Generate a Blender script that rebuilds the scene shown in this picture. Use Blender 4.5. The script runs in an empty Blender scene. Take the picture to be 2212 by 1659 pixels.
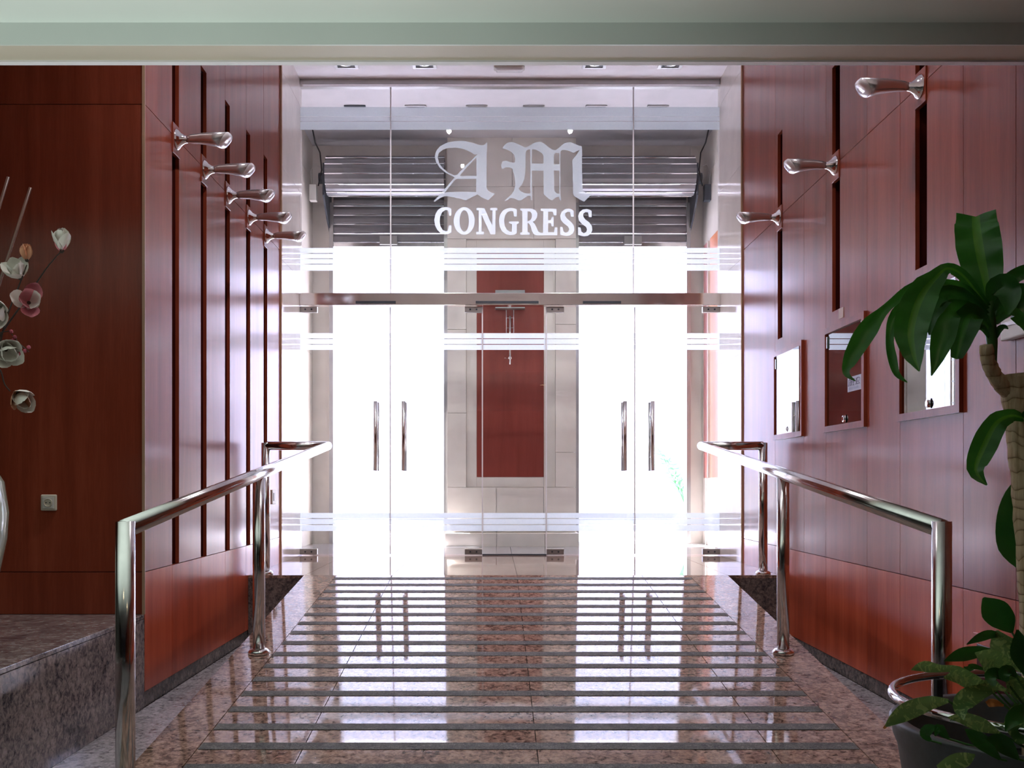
import bpy, bmesh, math, random
from mathutils import Vector, Matrix
random.seed(7)
C = bpy.context.scene.collection
sc = bpy.context.scene
PI = math.pi

# ------------------------------------------------------------------ camera
F = 2150.0            # focal length in pixels of the 2212 px wide frame
VX, VY = 1068.0, 1041.0
EYE = 1.09
cam_d = bpy.data.cameras.new('camera'); cam = bpy.data.objects.new('camera', cam_d); C.objects.link(cam)
cam.location = (0, 0, EYE); cam.rotation_euler = (PI/2, 0, 0)
cam_d.sensor_width = 36; cam_d.lens = 36*F/2212
cam_d.shift_x = (1106-VX)/2212; cam_d.shift_y = (VY-829.5)/2212
cam_d.clip_start = .05; cam_d.clip_end = 200
sc.camera = cam

# ------------------------------------------------------------------ world, sun, exposure
w = bpy.data.worlds.new('world'); sc.world = w; w.use_nodes = True
nt = w.node_tree; nt.nodes.clear()
sky = nt.nodes.new('ShaderNodeTexSky'); sky.sky_type = 'NISHITA'; sky.sun_disc = False
sky.sun_elevation = math.radians(66); sky.sun_rotation = math.radians(-40); sky.air_density = 1.0; sky.dust_density = 2.0
bg = nt.nodes.new('ShaderNodeBackground'); bg.inputs[1].default_value = 0.8
wo = nt.nodes.new('ShaderNodeOutputWorld')
nt.links.new(sky.outputs[0], bg.inputs[0]); nt.links.new(bg.outputs[0], wo.inputs[0])
sun_d = bpy.data.lights.new('sun', 'SUN'); sun = bpy.data.objects.new('sun', sun_d); C.objects.link(sun)
sun_d.energy = 40; sun_d.angle = .01; sun_d.color = (1, .94, 1)
sun.rotation_euler = Vector((.25, -.27, -.95)).to_track_quat('-Z', 'Y').to_euler(); sun.location = (0, 0, 30)

def area(name, loc, size, sy, power, col, rot):
    d = bpy.data.lights.new(name, 'AREA'); o = bpy.data.objects.new(name, d); C.objects.link(o)
    d.shape = 'RECTANGLE'; d.size = size; d.size_y = sy; d.energy = power; d.color = col
    o.location = loc; o.rotation_euler = rot
    return o
# added uplight with no real source, brightens the low lobby ceiling
u = area('lobby_fill_up', (-1.9, 2.3, .48), 4.4, 1.5, 22, (.88, 1.0, .94), (PI, 0, 0)); u.data.spread = math.radians(95)
# added fill spots under the high ceiling, out of view, brightening the hall
for k, (x, y, e_, t_) in enumerate(((-.62, 4.3, 85, 14), (.62, 4.3, 85, 14), (-.35, 6.4, 45, 24), (.65, 6.4, 45, 24), (-.45, 7.5, 45, 30), (.75, 7.5, 45, 30))):
    d = bpy.data.lights.new('hall_fill_spot', 'SPOT'); o = bpy.data.objects.new('hall_fill_spot', d); C.objects.link(o)
    d.energy = e_; d.spot_size = math.radians(100); d.spot_blend = .8; d.shadow_soft_size = .022; d.color = (1, .93, .95)
    o.location = (x, y, 4.56); o.rotation_euler = (math.radians(t_), 0, 0)

sc.view_settings.view_transform = 'Standard'; sc.view_settings.look = 'None'
sc.view_settings.gamma = 1; sc.view_settings.use_curve_mapping = False
sc.view_settings.exposure = 0.85
sc.cycles.use_denoising = True
sc.cycles.max_bounces = 10; sc.cycles.diffuse_bounces = 5; sc.cycles.glossy_bounces = 5
sc.cycles.transparent_max_bounces = 12; sc.cycles.sample_clamp_indirect = 6

# ------------------------------------------------------------------ materials
def nodes(name):
    m = bpy.data.materials.new(name); m.use_nodes = True
    t = m.node_tree; b = t.nodes['Principled BSDF']
    return m, t, b
def N(t, kind, **kw):
    n = t.nodes.new(kind)
    for k, v in kw.items():
        if k.startswith('i_'): n.inputs[k[2:].replace('_', ' ')].default_value = v
        else: setattr(n, k, v)
    return n
def ramp(t, fac, stops):
    r = t.nodes.new('ShaderNodeValToRGB'); e = r.color_ramp.elements
    while len(e) < len(stops): e.new(.5)
    for k, (p, c) in zip(e, stops): k.position = p; k.color = (*c, 1)
    t.links.new(fac, r.inputs[0]); return r.outputs[0]
def coords(t, scale=(1, 1, 1), kind='Object', rot=(0, 0, 0)):
    if kind == 'World':
        g = t.nodes.new('ShaderNodeNewGeometry'); src = g.outputs['Position']
    else:
        g = t.nodes.new('ShaderNodeTexCoord'); src = g.outputs[kind]
    m = t.nodes.new('ShaderNodeMapping'); m.inputs['Scale'].default_value = scale; m.inputs['Rotation'].default_value = rot
    t.links.new(src, m.inputs[0]); return m.outputs[0]
def plain(name, col, rough=.5, metal=0.0, var=.12, scale=8, bump=0.0, coat=0.0, emit=0.0, spec=.5):
    m, t, b = nodes(name)
    v = coords(t)
    n = N(t, 'ShaderNodeTexNoise', i_Scale=scale, i_Detail=4.0)
    t.links.new(v, n.inputs['Vector'])
    lo = tuple(c*(1-var) for c in col); hi = tuple(min(1, c*(1+var)) for c in col)
    t.links.new(ramp(t, n.outputs['Fac'], [(.3, lo), (.7, hi)]), b.inputs['Base Color'])
    b.inputs['Roughness'].default_value = rough; b.inputs['Metallic'].default_value = metal
    b.inputs['Coat Weight'].default_value = coat; b.inputs['Coat Roughness'].default_value = .08
    b.inputs['Specular IOR Level'].default_value = spec
    if emit:
        b.inputs['Emission Color'].default_value = (*col, 1); b.inputs['Emission Strength'].default_value = emit
    if bump:
        bp = N(t, 'ShaderNodeBump', i_Strength=bump, i_Distance=.01); t.links.new(n.outputs['Fac'], bp.inputs['Height'])
        t.links.new(bp.outputs[0], b.inputs['Normal'])
    return m
def wood(name, dark, mid, light, rough=.28, sx=9.0):
    m, t, b = nodes(name)
    v = coords(t, (sx, sx, .55), 'World')
    oi = t.nodes.new('ShaderNodeObjectInfo')
    add = N(t, 'ShaderNodeVectorMath', operation='ADD'); sc_ = N(t, 'ShaderNodeVectorMath', operation='SCALE')
    cx = t.nodes.new('ShaderNodeCombineXYZ')
    for k in range(3): t.links.new(oi.outputs['Random'], cx.inputs[k])
    t.links.new(cx.outputs[0], sc_.inputs[0]); sc_.inputs['Scale'].default_value = 37.0
    t.links.new(v, add.inputs[0]); t.links.new(sc_.outputs[0], add.inputs[1])
    n = N(t, 'ShaderNodeTexNoise', i_Scale=1.0, i_Detail=6.0, i_Roughness=.6, i_Distortion=.35)
    t.links.new(add.outputs[0], n.inputs['Vector'])
    n2 = N(t, 'ShaderNodeTexNoise', i_Scale=14.0, i_Detail=3.0, i_Roughness=.7)
    t.links.new(add.outputs[0], n2.inputs['Vector'])
    mx = N(t, 'ShaderNodeMath', operation='MULTIPLY_ADD'); t.links.new(n2.outputs['Fac'], mx.inputs[0]); mx.inputs[1].default_value = .32
    t.links.new(n.outputs['Fac'], mx.inputs[2])
    ad = N(t, 'ShaderNodeMath', operation='MULTIPLY_ADD'); t.links.new(oi.outputs['Random'], ad.inputs[0]); ad.inputs[1].default_value = .14
    t.links.new(mx.outputs[0], ad.inputs[2])
    t.links.new(ramp(t, ad.outputs[0], [(.42, dark), (.72, mid), (.98, light)]), b.inputs['Base Color'])
    b.inputs['Roughness'].default_value = rough
    b.inputs['Coat Weight'].default_value = .68; b.inputs['Coat Roughness'].default_value = .21; b.inputs['Specular IOR Level'].default_value = .05
    return m
def granite(name, cols, rough=.07, scale=1.0, bump=0.0, spec=.5, stretch=(1, 1, 1)):
    m, t, b = nodes(name)
    v = coords(t, stretch, 'World')
    n1 = N(t, 'ShaderNodeTexNoise', i_Scale=38.0*scale, i_Detail=7.0, i_Roughness=.72, i_Distortion=.6)
    n2 = N(t, 'ShaderNodeTexNoise', i_Scale=5.0*scale, i_Detail=4.0, i_Roughness=.6, i_Distortion=.8)
    vo = N(t, 'ShaderNodeTexVoronoi', i_Scale=110.0*scale)
    for n in (n1, n2, vo): t.links.new(v, n.inputs['Vector'])
    mix = N(t, 'ShaderNodeMath', operation='MULTIPLY_ADD'); t.links.new(n2.outputs['Fac'], mix.inputs[0]); mix.inputs[1].default_value = .35
    sub = N(t, 'ShaderNodeMath', operation='SUBTRACT'); t.links.new(n1.outputs['Fac'], sub.inputs[0]); sub.inputs[1].default_value = .175
    t.links.new(sub.outputs[0], mix.inputs[2])
    base = ramp(t, mix.outputs[0], [(.36, cols[0]), (.45, cols[1]), (.55, cols[2]), (.66, cols[3])])
    sp = ramp(t, vo.outputs['Color'], [(.1, (.55, .55, .6)), (.35, (1, 1, 1)), (.9, (1.0, 1.0, 1.0))])
    mm = N(t, 'ShaderNodeMix', data_type='RGBA', blend_type='MULTIPLY'); mm.inputs[0].default_value = .8
    t.links.new(base, mm.inputs[6]); t.links.new(sp, mm.inputs[7]); t.links.new(mm.outputs[2], b.inputs['Base Color'])
    b.inputs['Roughness'].default_value = rough; b.inputs['Specular IOR Level'].default_value = spec
    if bump:
        bp = N(t, 'ShaderNodeBump', i_Strength=bump, i_Distance=.004); t.links.new(n1.outputs['Fac'], bp.inputs['Height'])
        t.links.new(bp.outputs[0], b.inputs['Normal'])
    return m
def glass_mat(name, tint=(.93, .96, .95), refl=.4):
    m = bpy.data.materials.new(name); m.use_nodes = True; t = m.node_tree; t.nodes.clear()
    o = t.nodes.new('ShaderNodeOutputMaterial'); tr = t.nodes.new('ShaderNodeBsdfTransparent'); gl = t.nodes.new('ShaderNodeBsdfGlossy')
    tr.inputs[0].default_value = (*tint, 1); gl.inputs['Roughness'].default_value = .01
    fr = N(t, 'ShaderNodeFresnel', i_IOR=1.45); mu = N(t, 'ShaderNodeMath', operation='MULTIPLY'); mu.inputs[1].default_value = refl
    no = N(t, 'ShaderNodeTexNoise', i_Scale=2.0); t.links.new(coords(t), no.inputs['Vector'])
    mu2 = N(t, 'ShaderNodeMath', operation='MULTIPLY_ADD'); t.links.new(no.outputs['Fac'], mu2.inputs[0]); mu2.inputs[1].default_value = .01
    t.links.new(mu.outputs[0], mu2.inputs[2])
    mx = t.nodes.new('ShaderNodeMixShader')
    t.links.new(fr.outputs[0], mu.inputs[0]); t.links.new(mu2.outputs[0], mx.inputs[0]); t.links.new(tr.outputs[0], mx.inputs[1]); t.links.new(gl.outputs[0], mx.inputs[2])
    t.links.new(mx.outputs[0], o.inputs[0]); return m
def film_mat(name, clear=.20, tone=1.0):
    m = bpy.data.materials.new(name); m.use_nodes = True; t = m.node_tree; t.nodes.clear()
    o = t.nodes.new('ShaderNodeOutputMaterial')
    tr = t.nodes.new('ShaderNodeBsdfTransparent'); tl = t.nodes.new('ShaderNodeBsdfTranslucent'); df = t.nodes.new('ShaderNodeBsdfDiffuse')
    no = N(t, 'ShaderNodeTexNoise', i_Scale=60.0); t.links.new(coords(t), no.inputs['Vector'])
    t.links.new(ramp(t, no.outputs['Fac'], [(.3, (.88*tone, .93*tone, .95*tone)), (.7, (.93*tone, .97*tone, .98*tone))]), tl.inputs[0])
    df.inputs[0].default_value = (.7, .74, .76, 1); tr.inputs[0].default_value = (.9, .93, .94, 1)
    a = t.nodes.new('ShaderNodeMixShader'); a.inputs[0].default_value = .20
    b = t.nodes.new('ShaderNodeMixShader'); b.inputs[0].default_value = clear
    t.links.new(tl.outputs[0], a.inputs[1]); t.links.new(df.outputs[0], a.inputs[2])
    t.links.new(a.outputs[0], b.inputs[1]); t.links.new(tr.outputs[0], b.inputs[2]); t.links.new(b.outputs[0], o.inputs[0]); return m
def leaf_mat(name, col, light, spec=.5, mottled=False, rough=.35):
    m, t, b = nodes(name)
    v = coords(t, (1, 1, 1), 'World')
    n = N(t, 'ShaderNodeTexNoise', i_Scale=62.0 if mottled else 10.0, i_Detail=3.0, i_Distortion=1.2)
    t.links.new(v, n.inputs['Vector'])
    st = [(.53, col), (.59, light)] if mottled else [(.3, col), (.75, light)]
    t.links.new(ramp(t, n.outputs['Fac'], st), b.inputs['Base Color'])
    b.inputs['Roughness'].default_value = rough; b.inputs['Specular IOR Level'].default_value = spec
    b.inputs['Subsurface Weight'].default_value = 0
    tl = t.nodes.new('ShaderNodeBsdfTranslucent'); tl.inputs[0].default_value = (light[0]*1.3, light[1]*1.5, light[2], 1)
    mx = t.nodes.new('ShaderNodeMixShader'); mx.inputs[0].default_value = .25
    out = t.nodes['Material Output']; t.links.new(b.outputs[0], mx.inputs[1]); t.links.new(tl.outputs[0], mx.inputs[2]); t.links.new(mx.outputs[0], out.inputs[0])
    return m

M = {}
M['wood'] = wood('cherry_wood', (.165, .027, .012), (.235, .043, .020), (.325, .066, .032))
M['wood_low_lit'] = wood('cherry_wood_lower_lit', (.28, .042, .018), (.44, .075, .032), (.58, .115, .050))  # same cherry made paler: light on the lower panels put into the colour
M['slot'] = wood('slot_wood', (.035, .005, .004), (.05, .007, .006), (.07, .010, .008), rough=.5)
M['red'] = wood('red_panel_wood', (.20, .040, .030), (.25, .052, .040), (.29, .066, .05), rough=.3)
M['orange'] = wood('sunlit_red_panel_wood', (.55, .16, .05), (.65, .20, .07), (.75, .25, .09), rough=.4)  # red panel wood turned orange, its sunlight put into the colour
M['ramp'] = granite('ramp_granite', ((.06, .042, .038), (.20, .13, .105), (.36, .235, .185), (.48, .345, .29)), rough=.045)
M['floor'] = granite('floor_granite', ((.10, .09, .10), (.26, .24, .25), (.38, .35, .36), (.50, .46, .46)), rough=.12)
M['ledge'] = granite('ledge_granite', ((.05, .048, .06), (.17, .145, .145), (.30, .25, .235), (.40, .34, .32)), rough=.10, scale=.9)
M['darkgranite'] = granite('base_granite', ((.03, .03, .035), (.09, .075, .075), (.15, .12, .11), (.22, .18, .16)), rough=.25)
M['strip'] = granite('anti_slip_grit', ((.05, .052, .055), (.11, .11, .11), (.16, .155, .15), (.32, .31, .29)), rough=.7, scale=4.0, bump=.9, spec=.25)
M['stone'] = plain('cream_stone', (.74, .68, .63), .10, var=.06, scale=5)
M['stone_m'] = plain('cream_stone_matt', (.78, .72, .66), .40, var=.06, scale=5)
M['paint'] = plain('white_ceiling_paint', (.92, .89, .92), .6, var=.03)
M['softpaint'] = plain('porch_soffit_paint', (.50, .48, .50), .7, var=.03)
M['lobbypaint'] = plain('lobby_ceiling_paint', (.72, .76, .72), .38, var=.03, scale=2)
M['beampaint'] = plain('beam_paint', (.62, .55, .45), .5, var=.04, scale=3)
M['steel'] = plain('brushed_steel', (.72, .71, .70), .13, 1.0, var=.05, scale=30)
M['chrome'] = plain('polished_chrome', (.80, .80, .81), .05, 1.0, var=.03)
M['beamsteel'] = plain('transom_steel', (.88, .86, .84), .10, 1.0, var=.04)
M['satin'] = plain('satin_fitting_metal', (.42, .41, .40), .35, .9, var=.06)
M['alu'] = plain('shutter_aluminium', (.24, .23, .24), .42, .6, var=.10, scale=5)
M['darkmetal'] = plain('dark_metal', (.06, .07, .085), .45, .4, var=.15)
M['black'] = plain('black_plastic', (.012, .012, .014), .45, var=.2)
M['pot'] = plain('grey_pot_plastic', (.10, .105, .118), .38, var=.1, bump=.05, scale=40)
M['soil'] = plain('dark_soil', (.02, .014, .010), .95, var=.5, scale=60, bump=.8)
M['whiteplastic'] = plain('white_plastic', (.66, .64, .60), .4, var=.04)
M['lobbywall'] = plain('lobby_wall_paint', (.10, .095, .09), .7)
M['socket'] = plain('socket_plastic', (.62, .58, .48), .4, var=.04)
M['mirror'] = plain('dark_mirror_glass', (.36, .37, .38), .008, 1.0, var=.02)
M['glass'] = glass_mat('door_glass')
M['edge'] = plain('glass_edge_seal', (.85, .86, .88), .25, var=.05)
M['film'] = film_mat('etched_film')
M['film2'] = film_mat('dimmed_etched_film', .45, .72)  # same film, duller: weaker light behind it put into the colour
M['lens'] = plain('lamp_lens', (.85, .83, .86), .12, .35, var=.02)
M['trimwood'] = wood('edge_trim_wood', (.36, .22, .14), (.44, .28, .18), (.52, .34, .22), rough=.35)
def bark():
    m, t, b = nodes('cane_bark'); v = coords(t, (1, 1, 1), 'World')
    wv = N(t, 'ShaderNodeTexWave', i_Scale=11.0, i_Distortion=9.0, i_Detail=2.0, bands_direction='Z'); t.links.new(v, wv.inputs['Vector'])
    n = N(t, 'ShaderNodeTexNoise', i_Scale=1.0, i_Detail=5.0); t.links.new(coords(t, (90, 90, 9), 'World'), n.inputs['Vector'])
    mu = N(t, 'ShaderNodeMath', operation='POWER'); t.links.new(wv.outputs['Fac'], mu.inputs[0]); mu.inputs[1].default_value = .10
    mm = N(t, 'ShaderNodeMath', operation='MULTIPLY'); t.links.new(mu.outputs[0], mm.inputs[0]); t.links.new(n.outputs['Fac'], mm.inputs[1])
    t.links.new(ramp(t, mm.outputs[0], [(.12, (.14, .08, .045)), (.28, (.46, .31, .18)), (.44, (.66, .49, .31)), (.65, (.74, .58, .40))]), b.inputs['Base Color'])
    b.inputs['Roughness'].default_value = .85
    bp = N(t, 'ShaderNodeBump', i_Strength=.8, i_Distance=.01); t.links.new(mm.outputs[0], bp.inputs['Height']); t.links.new(bp.outputs[0], b.inputs['Normal'])
    return m
M['bark'] = bark()
M['leafd'] = leaf_mat('dracaena_leaf', (.018, .095, .014), (.045, .19, .024))
M['leafl'] = leaf_mat('dracaena_leaf_stripe', (.05, .19, .015), (.10, .28, .03))
M['leafa'] = leaf_mat('mottled_leaf', (.018, .095, .022), (.28, .40, .15), mottled=True)
M['leafb'] = leaf_mat('plain_green_leaf', (.014, .075, .014), (.03, .13, .022))
M['leafdead'] = plain('withered_leaf', (.55, .20, .05), .7, var=.3, scale=30)
M['stalk'] = plain('green_stalk', (.05, .16, .03), .5, var=.2)
M['petalw'] = plain('white_petal', (.82, .78, .72), .55, var=.10, scale=14)
M['petalp'] = plain('pink_petal', (.62, .20, .24), .55, var=.25, scale=12)
M['petalr'] = plain('small_red_petal', (.45, .08, .12), .55, var=.3, scale=40)
M['petalo'] = plain('peach_petal', (.70, .34, .20), .55, var=.2, scale=14)
M['twig'] = plain('brown_twig', (.05, .03, .022), .7, var=.3)
M['cane'] = plain('dark_cane', (.16, .08, .06), .3, var=.3, scale=18)
M['vase'] = plain('pale_green_vase', (.42, .50, .42), .15, var=.08, scale=5, coat=.6)
M['facade'] = plain('pale_render_facade', (.75, .71, .83), .8, var=.05, scale=1)  # lavender put into the render to tint the daylight it reflects
M['street'] = granite('street_paving', ((.36, .35, .42), (.42, .41, .49), (.46, .45, .53), (.50, .49, .57)), rough=.7, scale=.3)  # paving tinted lavender too, standing in for the cast of the light
M['louver'] = plain('brown_louvre', (.16, .10, .06), .6, var=.2)
M['palm'] = leaf_mat('palm_frond', (.04, .16, .06), (.08, .26, .10))
M['terracotta'] = plain('pale_planter', (.7, .68, .64), .7, var=.08)
M['ink'] = plain('dark_print', (.05, .035, .09), .5, var=.1)
M['greyink'] = plain('grey_print', (.30, .32, .45), .5, var=.1)
M['card'] = plain('pale_card', (.40, .42, .52), .5, var=.05)
M['lampglow'] = plain('ceiling_lamp_glow', (1.0, .72, .42), .3, emit=14)
M['diffuser'] = plain('frosted_diffuser', (.85, .85, .87), .25, var=.05)
M['lampmetal'] = plain('lamp_metal', (.66, .66, .67), .26, .82, var=.05)

# ------------------------------------------------------------------ mesh helpers
def link(name, bm, mat, parent=None, smooth=False, kind=None):
    me = bpy.data.meshes.new(name)
    bmesh.ops.recalc_face_normals(bm, faces=bm.faces)
    bm.to_mesh(me); bm.free()
    me.materials.append(mat)
    if smooth:
        for p in me.polygons: p.use_smooth = True
    o = bpy.data.objects.new(name, me); C.objects.link(o)
    if parent: o.parent = parent
    if kind: o['kind'] = kind
    return o
def tag(o, label=None, cat=None, group=None, kind=None):
    if label: o['label'] = label
    if cat: o['category'] = cat
    if group: o['group'] = group
    if kind: o['kind'] = kind
    return o
def thing(name, label, cat, loc=(0, 0, 0), group=None):
    o = bpy.data.objects.new(name, None); C.objects.link(o); o.location = loc; o.empty_display_size = .1
    return tag(o, label, cat, group)
def bx(bm, x0, x1, y0, y1, z0, z1, bev=0.0):
    vs = [bm.verts.new((x, y, z)) for x in (x0, x1) for y in (y0, y1) for z in (z0, z1)]
    fs = [(0, 1, 3, 2), (4, 6, 7, 5), (0, 4, 5, 1), (2, 3, 7, 6), (0, 2, 6, 4), (1, 5, 7, 3)]
    f = [bm.faces.new([vs[i] for i in q]) for q in fs]
    if bev:
        es = list({e for q in f for e in q.edges})
        bmesh.ops.bevel(bm, geom=es, offset=bev, segments=2, profile=.5, affect='EDGES')
    return bm
def box(name, mat, x0, x1, y0, y1, z0, z1, parent=None, bev=0.0, kind=None, off=(0, 0, 0)):
    bm = bmesh.new(); bx(bm, x0-off[0], x1-off[0], y0-off[1], y1-off[1], z0-off[2], z1-off[2], bev)
    return link(name, bm, mat, parent, kind=kind)
def prism_x(pts, x0, x1, bm=None):     # polygon of (y, z) points extruded along x
    bm = bm or bmesh.new()
    a = [bm.verts.new((x0, y, z)) for y, z in pts]; b = [bm.verts.new((x1, y, z)) for y, z in pts]
    bm.faces.new(a); bm.faces.new(b[::-1]); n = len(pts)
    for i in range(n): bm.faces.new((a[i], b[i], b[(i+1) % n], a[(i+1) % n]))
    return bm
def lathe(bm, prof, seg=24, M4=None):
    rings = []
    for r, z in prof:
        ring = []
        for k in range(seg):
            v = Vector((r*math.cos(2*PI*k/seg), r*math.sin(2*PI*k/seg), z))
            if M4: v = M4 @ v
            ring.append(bm.verts.new(v))
        rings.append(ring)
    for a, b in zip(rings, rings[1:]):
        for k in range(seg): bm.faces.new((a[k], a[(k+1) % seg], b[(k+1) % seg], b[k]))
    if prof[0][0] > 0: bm.faces.new(rings[0][::-1])
    if prof[-1][0] > 0: bm.faces.new(rings[-1])
    return bm
def tube(bm, pts, rad, seg=12, cap=True, closed=False):
    pts = [Vector(p) for p in pts]; n = len(pts)
    if not hasattr(rad, '__len__'): rad = [rad]*n
    rings = []; up = None
    for i, p in enumerate(pts):
        if closed: d = (pts[(i+1) % n]-pts[i-1]).normalized()
        else: d = (pts[min(i+1, n-1)]-pts[max(i-1, 0)]).normalized()
        if up is None:
            up = Vector((0, 0, 1)) if abs(d.z) < .9 else Vector((0, 1, 0))
        u = (up - d*up.dot(d)).normalized(); v = d.cross(u); up = u
        rings.append([bm.verts.new(p+(u*math.cos(2*PI*k/seg)+v*math.sin(2*PI*k/seg))*rad[i]) for k in range(seg)])
    pairs = list(zip(rings, rings[1:])) + ([(rings[-1], rings[0])] if closed else [])
    for a, b in pairs:
        for k in range(seg): bm.faces.new((a[k], a[(k+1) % seg], b[(k+1) % seg], b[k]))
    if cap and not closed: bm.faces.new(rings[0][::-1]); bm.faces.new(rings[-1])
    return bm
def P(x, y, D): return Vector(((x-VX)*D/F, D, EYE+(VY-y)*D/F))
def flatshape(name, splines, D, mat, parent, thick=.0012, fn=None):
    cu = bpy.data.curves.new(name, 'CURVE'); cu.dimensions = '2D'; cu.fill_mode = 'BOTH'; cu.extrude = thick/2
    for pts in splines:
        s = cu.splines.new('POLY'); s.points.add(len(pts)-1); s.use_cyclic_u = True
        for p, q in zip(s.points, pts): p.co = (q[0], q[1], 0, 1)
    tmp = bpy.data.objects.new(name+'_tmp', cu); C.objects.link(tmp)
    dg = bpy.context.evaluated_depsgraph_get(); me = bpy.data.meshes.new_from_object(tmp.evaluated_get(dg))
    bpy.data.objects.remove(tmp); bpy.data.curves.remove(cu)
    for v in me.vertices: v.co = fn(v.co) if fn else Vector((v.co.x, D+v.co.z, v.co.y))
    me.name = name; me.materials.clear(); me.materials.append(mat)
    o = bpy.data.objects.new(name, me); C.objects.link(o); o.parent = parent
    return o
def smoothpoly(pts, n=3):
    out = []; L = len(pts)
    for i in range(L):
        p0, p1, p2, p3 = [Vector(pts[(i+k) % L]) for k in (-1, 0, 1, 2)]
        a = (p1-p0); b = (p2-p1)
        for k in range(n):
            t = k/n
            out.append(.5*((2*p1)+(p2-p0)*t+(2*p0-5*p1+4*p2-p3)*t*t+(3*p1-p0-3*p2+p3)*t**3))
    return out

# ------------------------------------------------------------------ dimensions
PL = .45                    # platform level
XL, XR = -1.69, 1.96        # entry hall side walls
YC = 4.81                   # corner where the left wood wall turns away
YW = 7.85                   # end of the wood cladding
YD = 8.67                   # glass partition
YB = 10.35                  # street wall of the porch
PXL, PXR = -1.89, 2.165     # porch side walls
YP = 6.825                  # platform edge
ZC = EYE+3.5                # high ceiling
G = .0018

# ------------------------------------------------------------------ floor, platform, ramp
fl = box('floor', M['darkgranite'], -5.1, 2.3, -5.1, YP+.3, -.2, -.02, kind='structure')
def tiles(parent, name, mat, xs, ys, z0, z1, g=G):
    for a, b in zip(xs, xs[1:]):
        for c, d in zip(ys, ys[1:]):
            box(name, mat, a+g, b-g, c+g, d-g, z0, z1, parent)
tiles(fl, 'floor_tile', M['floor'], [XL, -1.2], [1.6+.6*k for k in range(9)]+[YP], -.02, 0)
tiles(fl, 'floor_tile', M['floor'], [1.3, XR], [1.6+.6*k for k in range(9)]+[YP], -.02, 0)
tiles(fl, 'floor_tile', M['floor'], [-1.2, -.4, .4, 1.3], [1.6, 2.52], -.02, 0)
tiles(fl, 'floor_tile', M['floor'], [-5, -3.9, -2.8, XL, -.6, .6, XR], [-5, -3.9, -2.8, -1.7, -.6, .5, 1.6], -.02, 0)

pf = box('floor_platform', M['darkgranite'], XL-.3, XR+.3, YP+.02, YB+.4, -.2, PL-.02, kind='structure')
pfc = [XL, -1.30, -.70, .155, 1.01, 1.60, XR]
tiles(pf, 'platform_tile', M['ramp'], pfc, [YP, 7.45, 8.07, YD], PL-.02, PL)
tiles(pf, 'porch_tile', M['floor'], [PXL, -1.30, -.70, .155, 1.01, 1.60, PXR], [YD, 9.25, 9.85, YB, YB+.35], PL-.02, PL)
for a, b in ((XL, -1.30), (-1.30, 0), (0, 1.6), (1.60, XR)):
    box('front_slab', M['darkgranite'], a+G, b-G, YP, YP+.02, 0, PL-.021, pf)

# ramp: wedge body, tiles laid on the slope
SL = .1048
def rz(D): return max(0, PL-SL*(YP-D))
def slope_box(bm, x0a, x1a, x0b, x1b, ya, yb, t0, t1):      # piece on the ramp between depth ya (near) and yb (far)
    vs = []
    for (x0, x1, y) in ((x0a, x1a, ya), (x0b, x1b, yb)):
        z = PL-SL*(YP-y)
        for x in (x0, x1):
            for t in (t0, t1): vs.append(bm.verts.new((x, y, z+t)))
    for q in [(0, 1, 3, 2), (4, 6, 7, 5), (0, 4, 5, 1), (2, 3, 7, 6), (0, 2, 6, 4), (1, 5, 7, 3)]:
        bm.faces.new([vs[i] for i in q])
    return bm
Y0 = YP-PL/SL
def exl(y): return -1.305+(YP-y)*.011
def exr(y): return 1.60-(YP-y)*.024
rm = thing('ramp', 'polished brown granite access ramp with grey anti-slip strips rising to the glass doors', 'ramp', (0, Y0, 0))
bm = bmesh.new()
vs = []
for y, z in ((Y0+.2, 0), (YP-.002, 0), (YP-.002, PL-.022), (Y0+.2, .001)):
    vs.append((bm.verts.new((exl(y)+.004, y-Y0, z)), bm.verts.new((exr(y)-.004, y-Y0, z))))
for i in range(4):
    a, b = vs[i], vs[(i+1) % 4]; bm.faces.new((a[0], a[1], b[1], b[0]))
bm.faces.new([v[0] for v in vs]); bm.faces.new([v[1] for v in vs][::-1])
link('ramp_body', bm, M['darkgranite'], rm)
pitch = .2035
YS = [YP-.115-pitch*k for k in range(21)]          # strip centres
def rpart(name, mat, *a):
    b = slope_box(bmesh.new(), *a)
    bmesh.ops.translate(b, verts=b.verts, vec=(0, -Y0, 0))
    return link(name, b, mat, rm)
rows = [YP] + [YS[k]-.035-.001 for k in range(2, 21, 3)] + [Y0+.06]
for a, b in zip(rows, rows[1:]):
    cols = [-1.085, -.70, .155, 1.01, 1.335]
    for c, d in zip(cols, cols[1:]):
        rpart('ramp_tile', M['ramp'], c+G, d-G, c+G, d-G, b+G, a-G, -.02, 0)
    rpart('border_slab', M['ramp'], exl(b), -1.085-G, exl(a), -1.085-G, b+G, a-G, -.02, 0)
    rpart('border_slab', M['ramp'], 1.335+G, exr(b), 1.335+G, exr(a), b+G, a-G, -.02, 0)
for y in YS:
    rpart('anti_slip_strip', M['strip'], -1.08, 1.33, -1.08, 1.33, y-.033, y+.033, 0, .0022)

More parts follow.
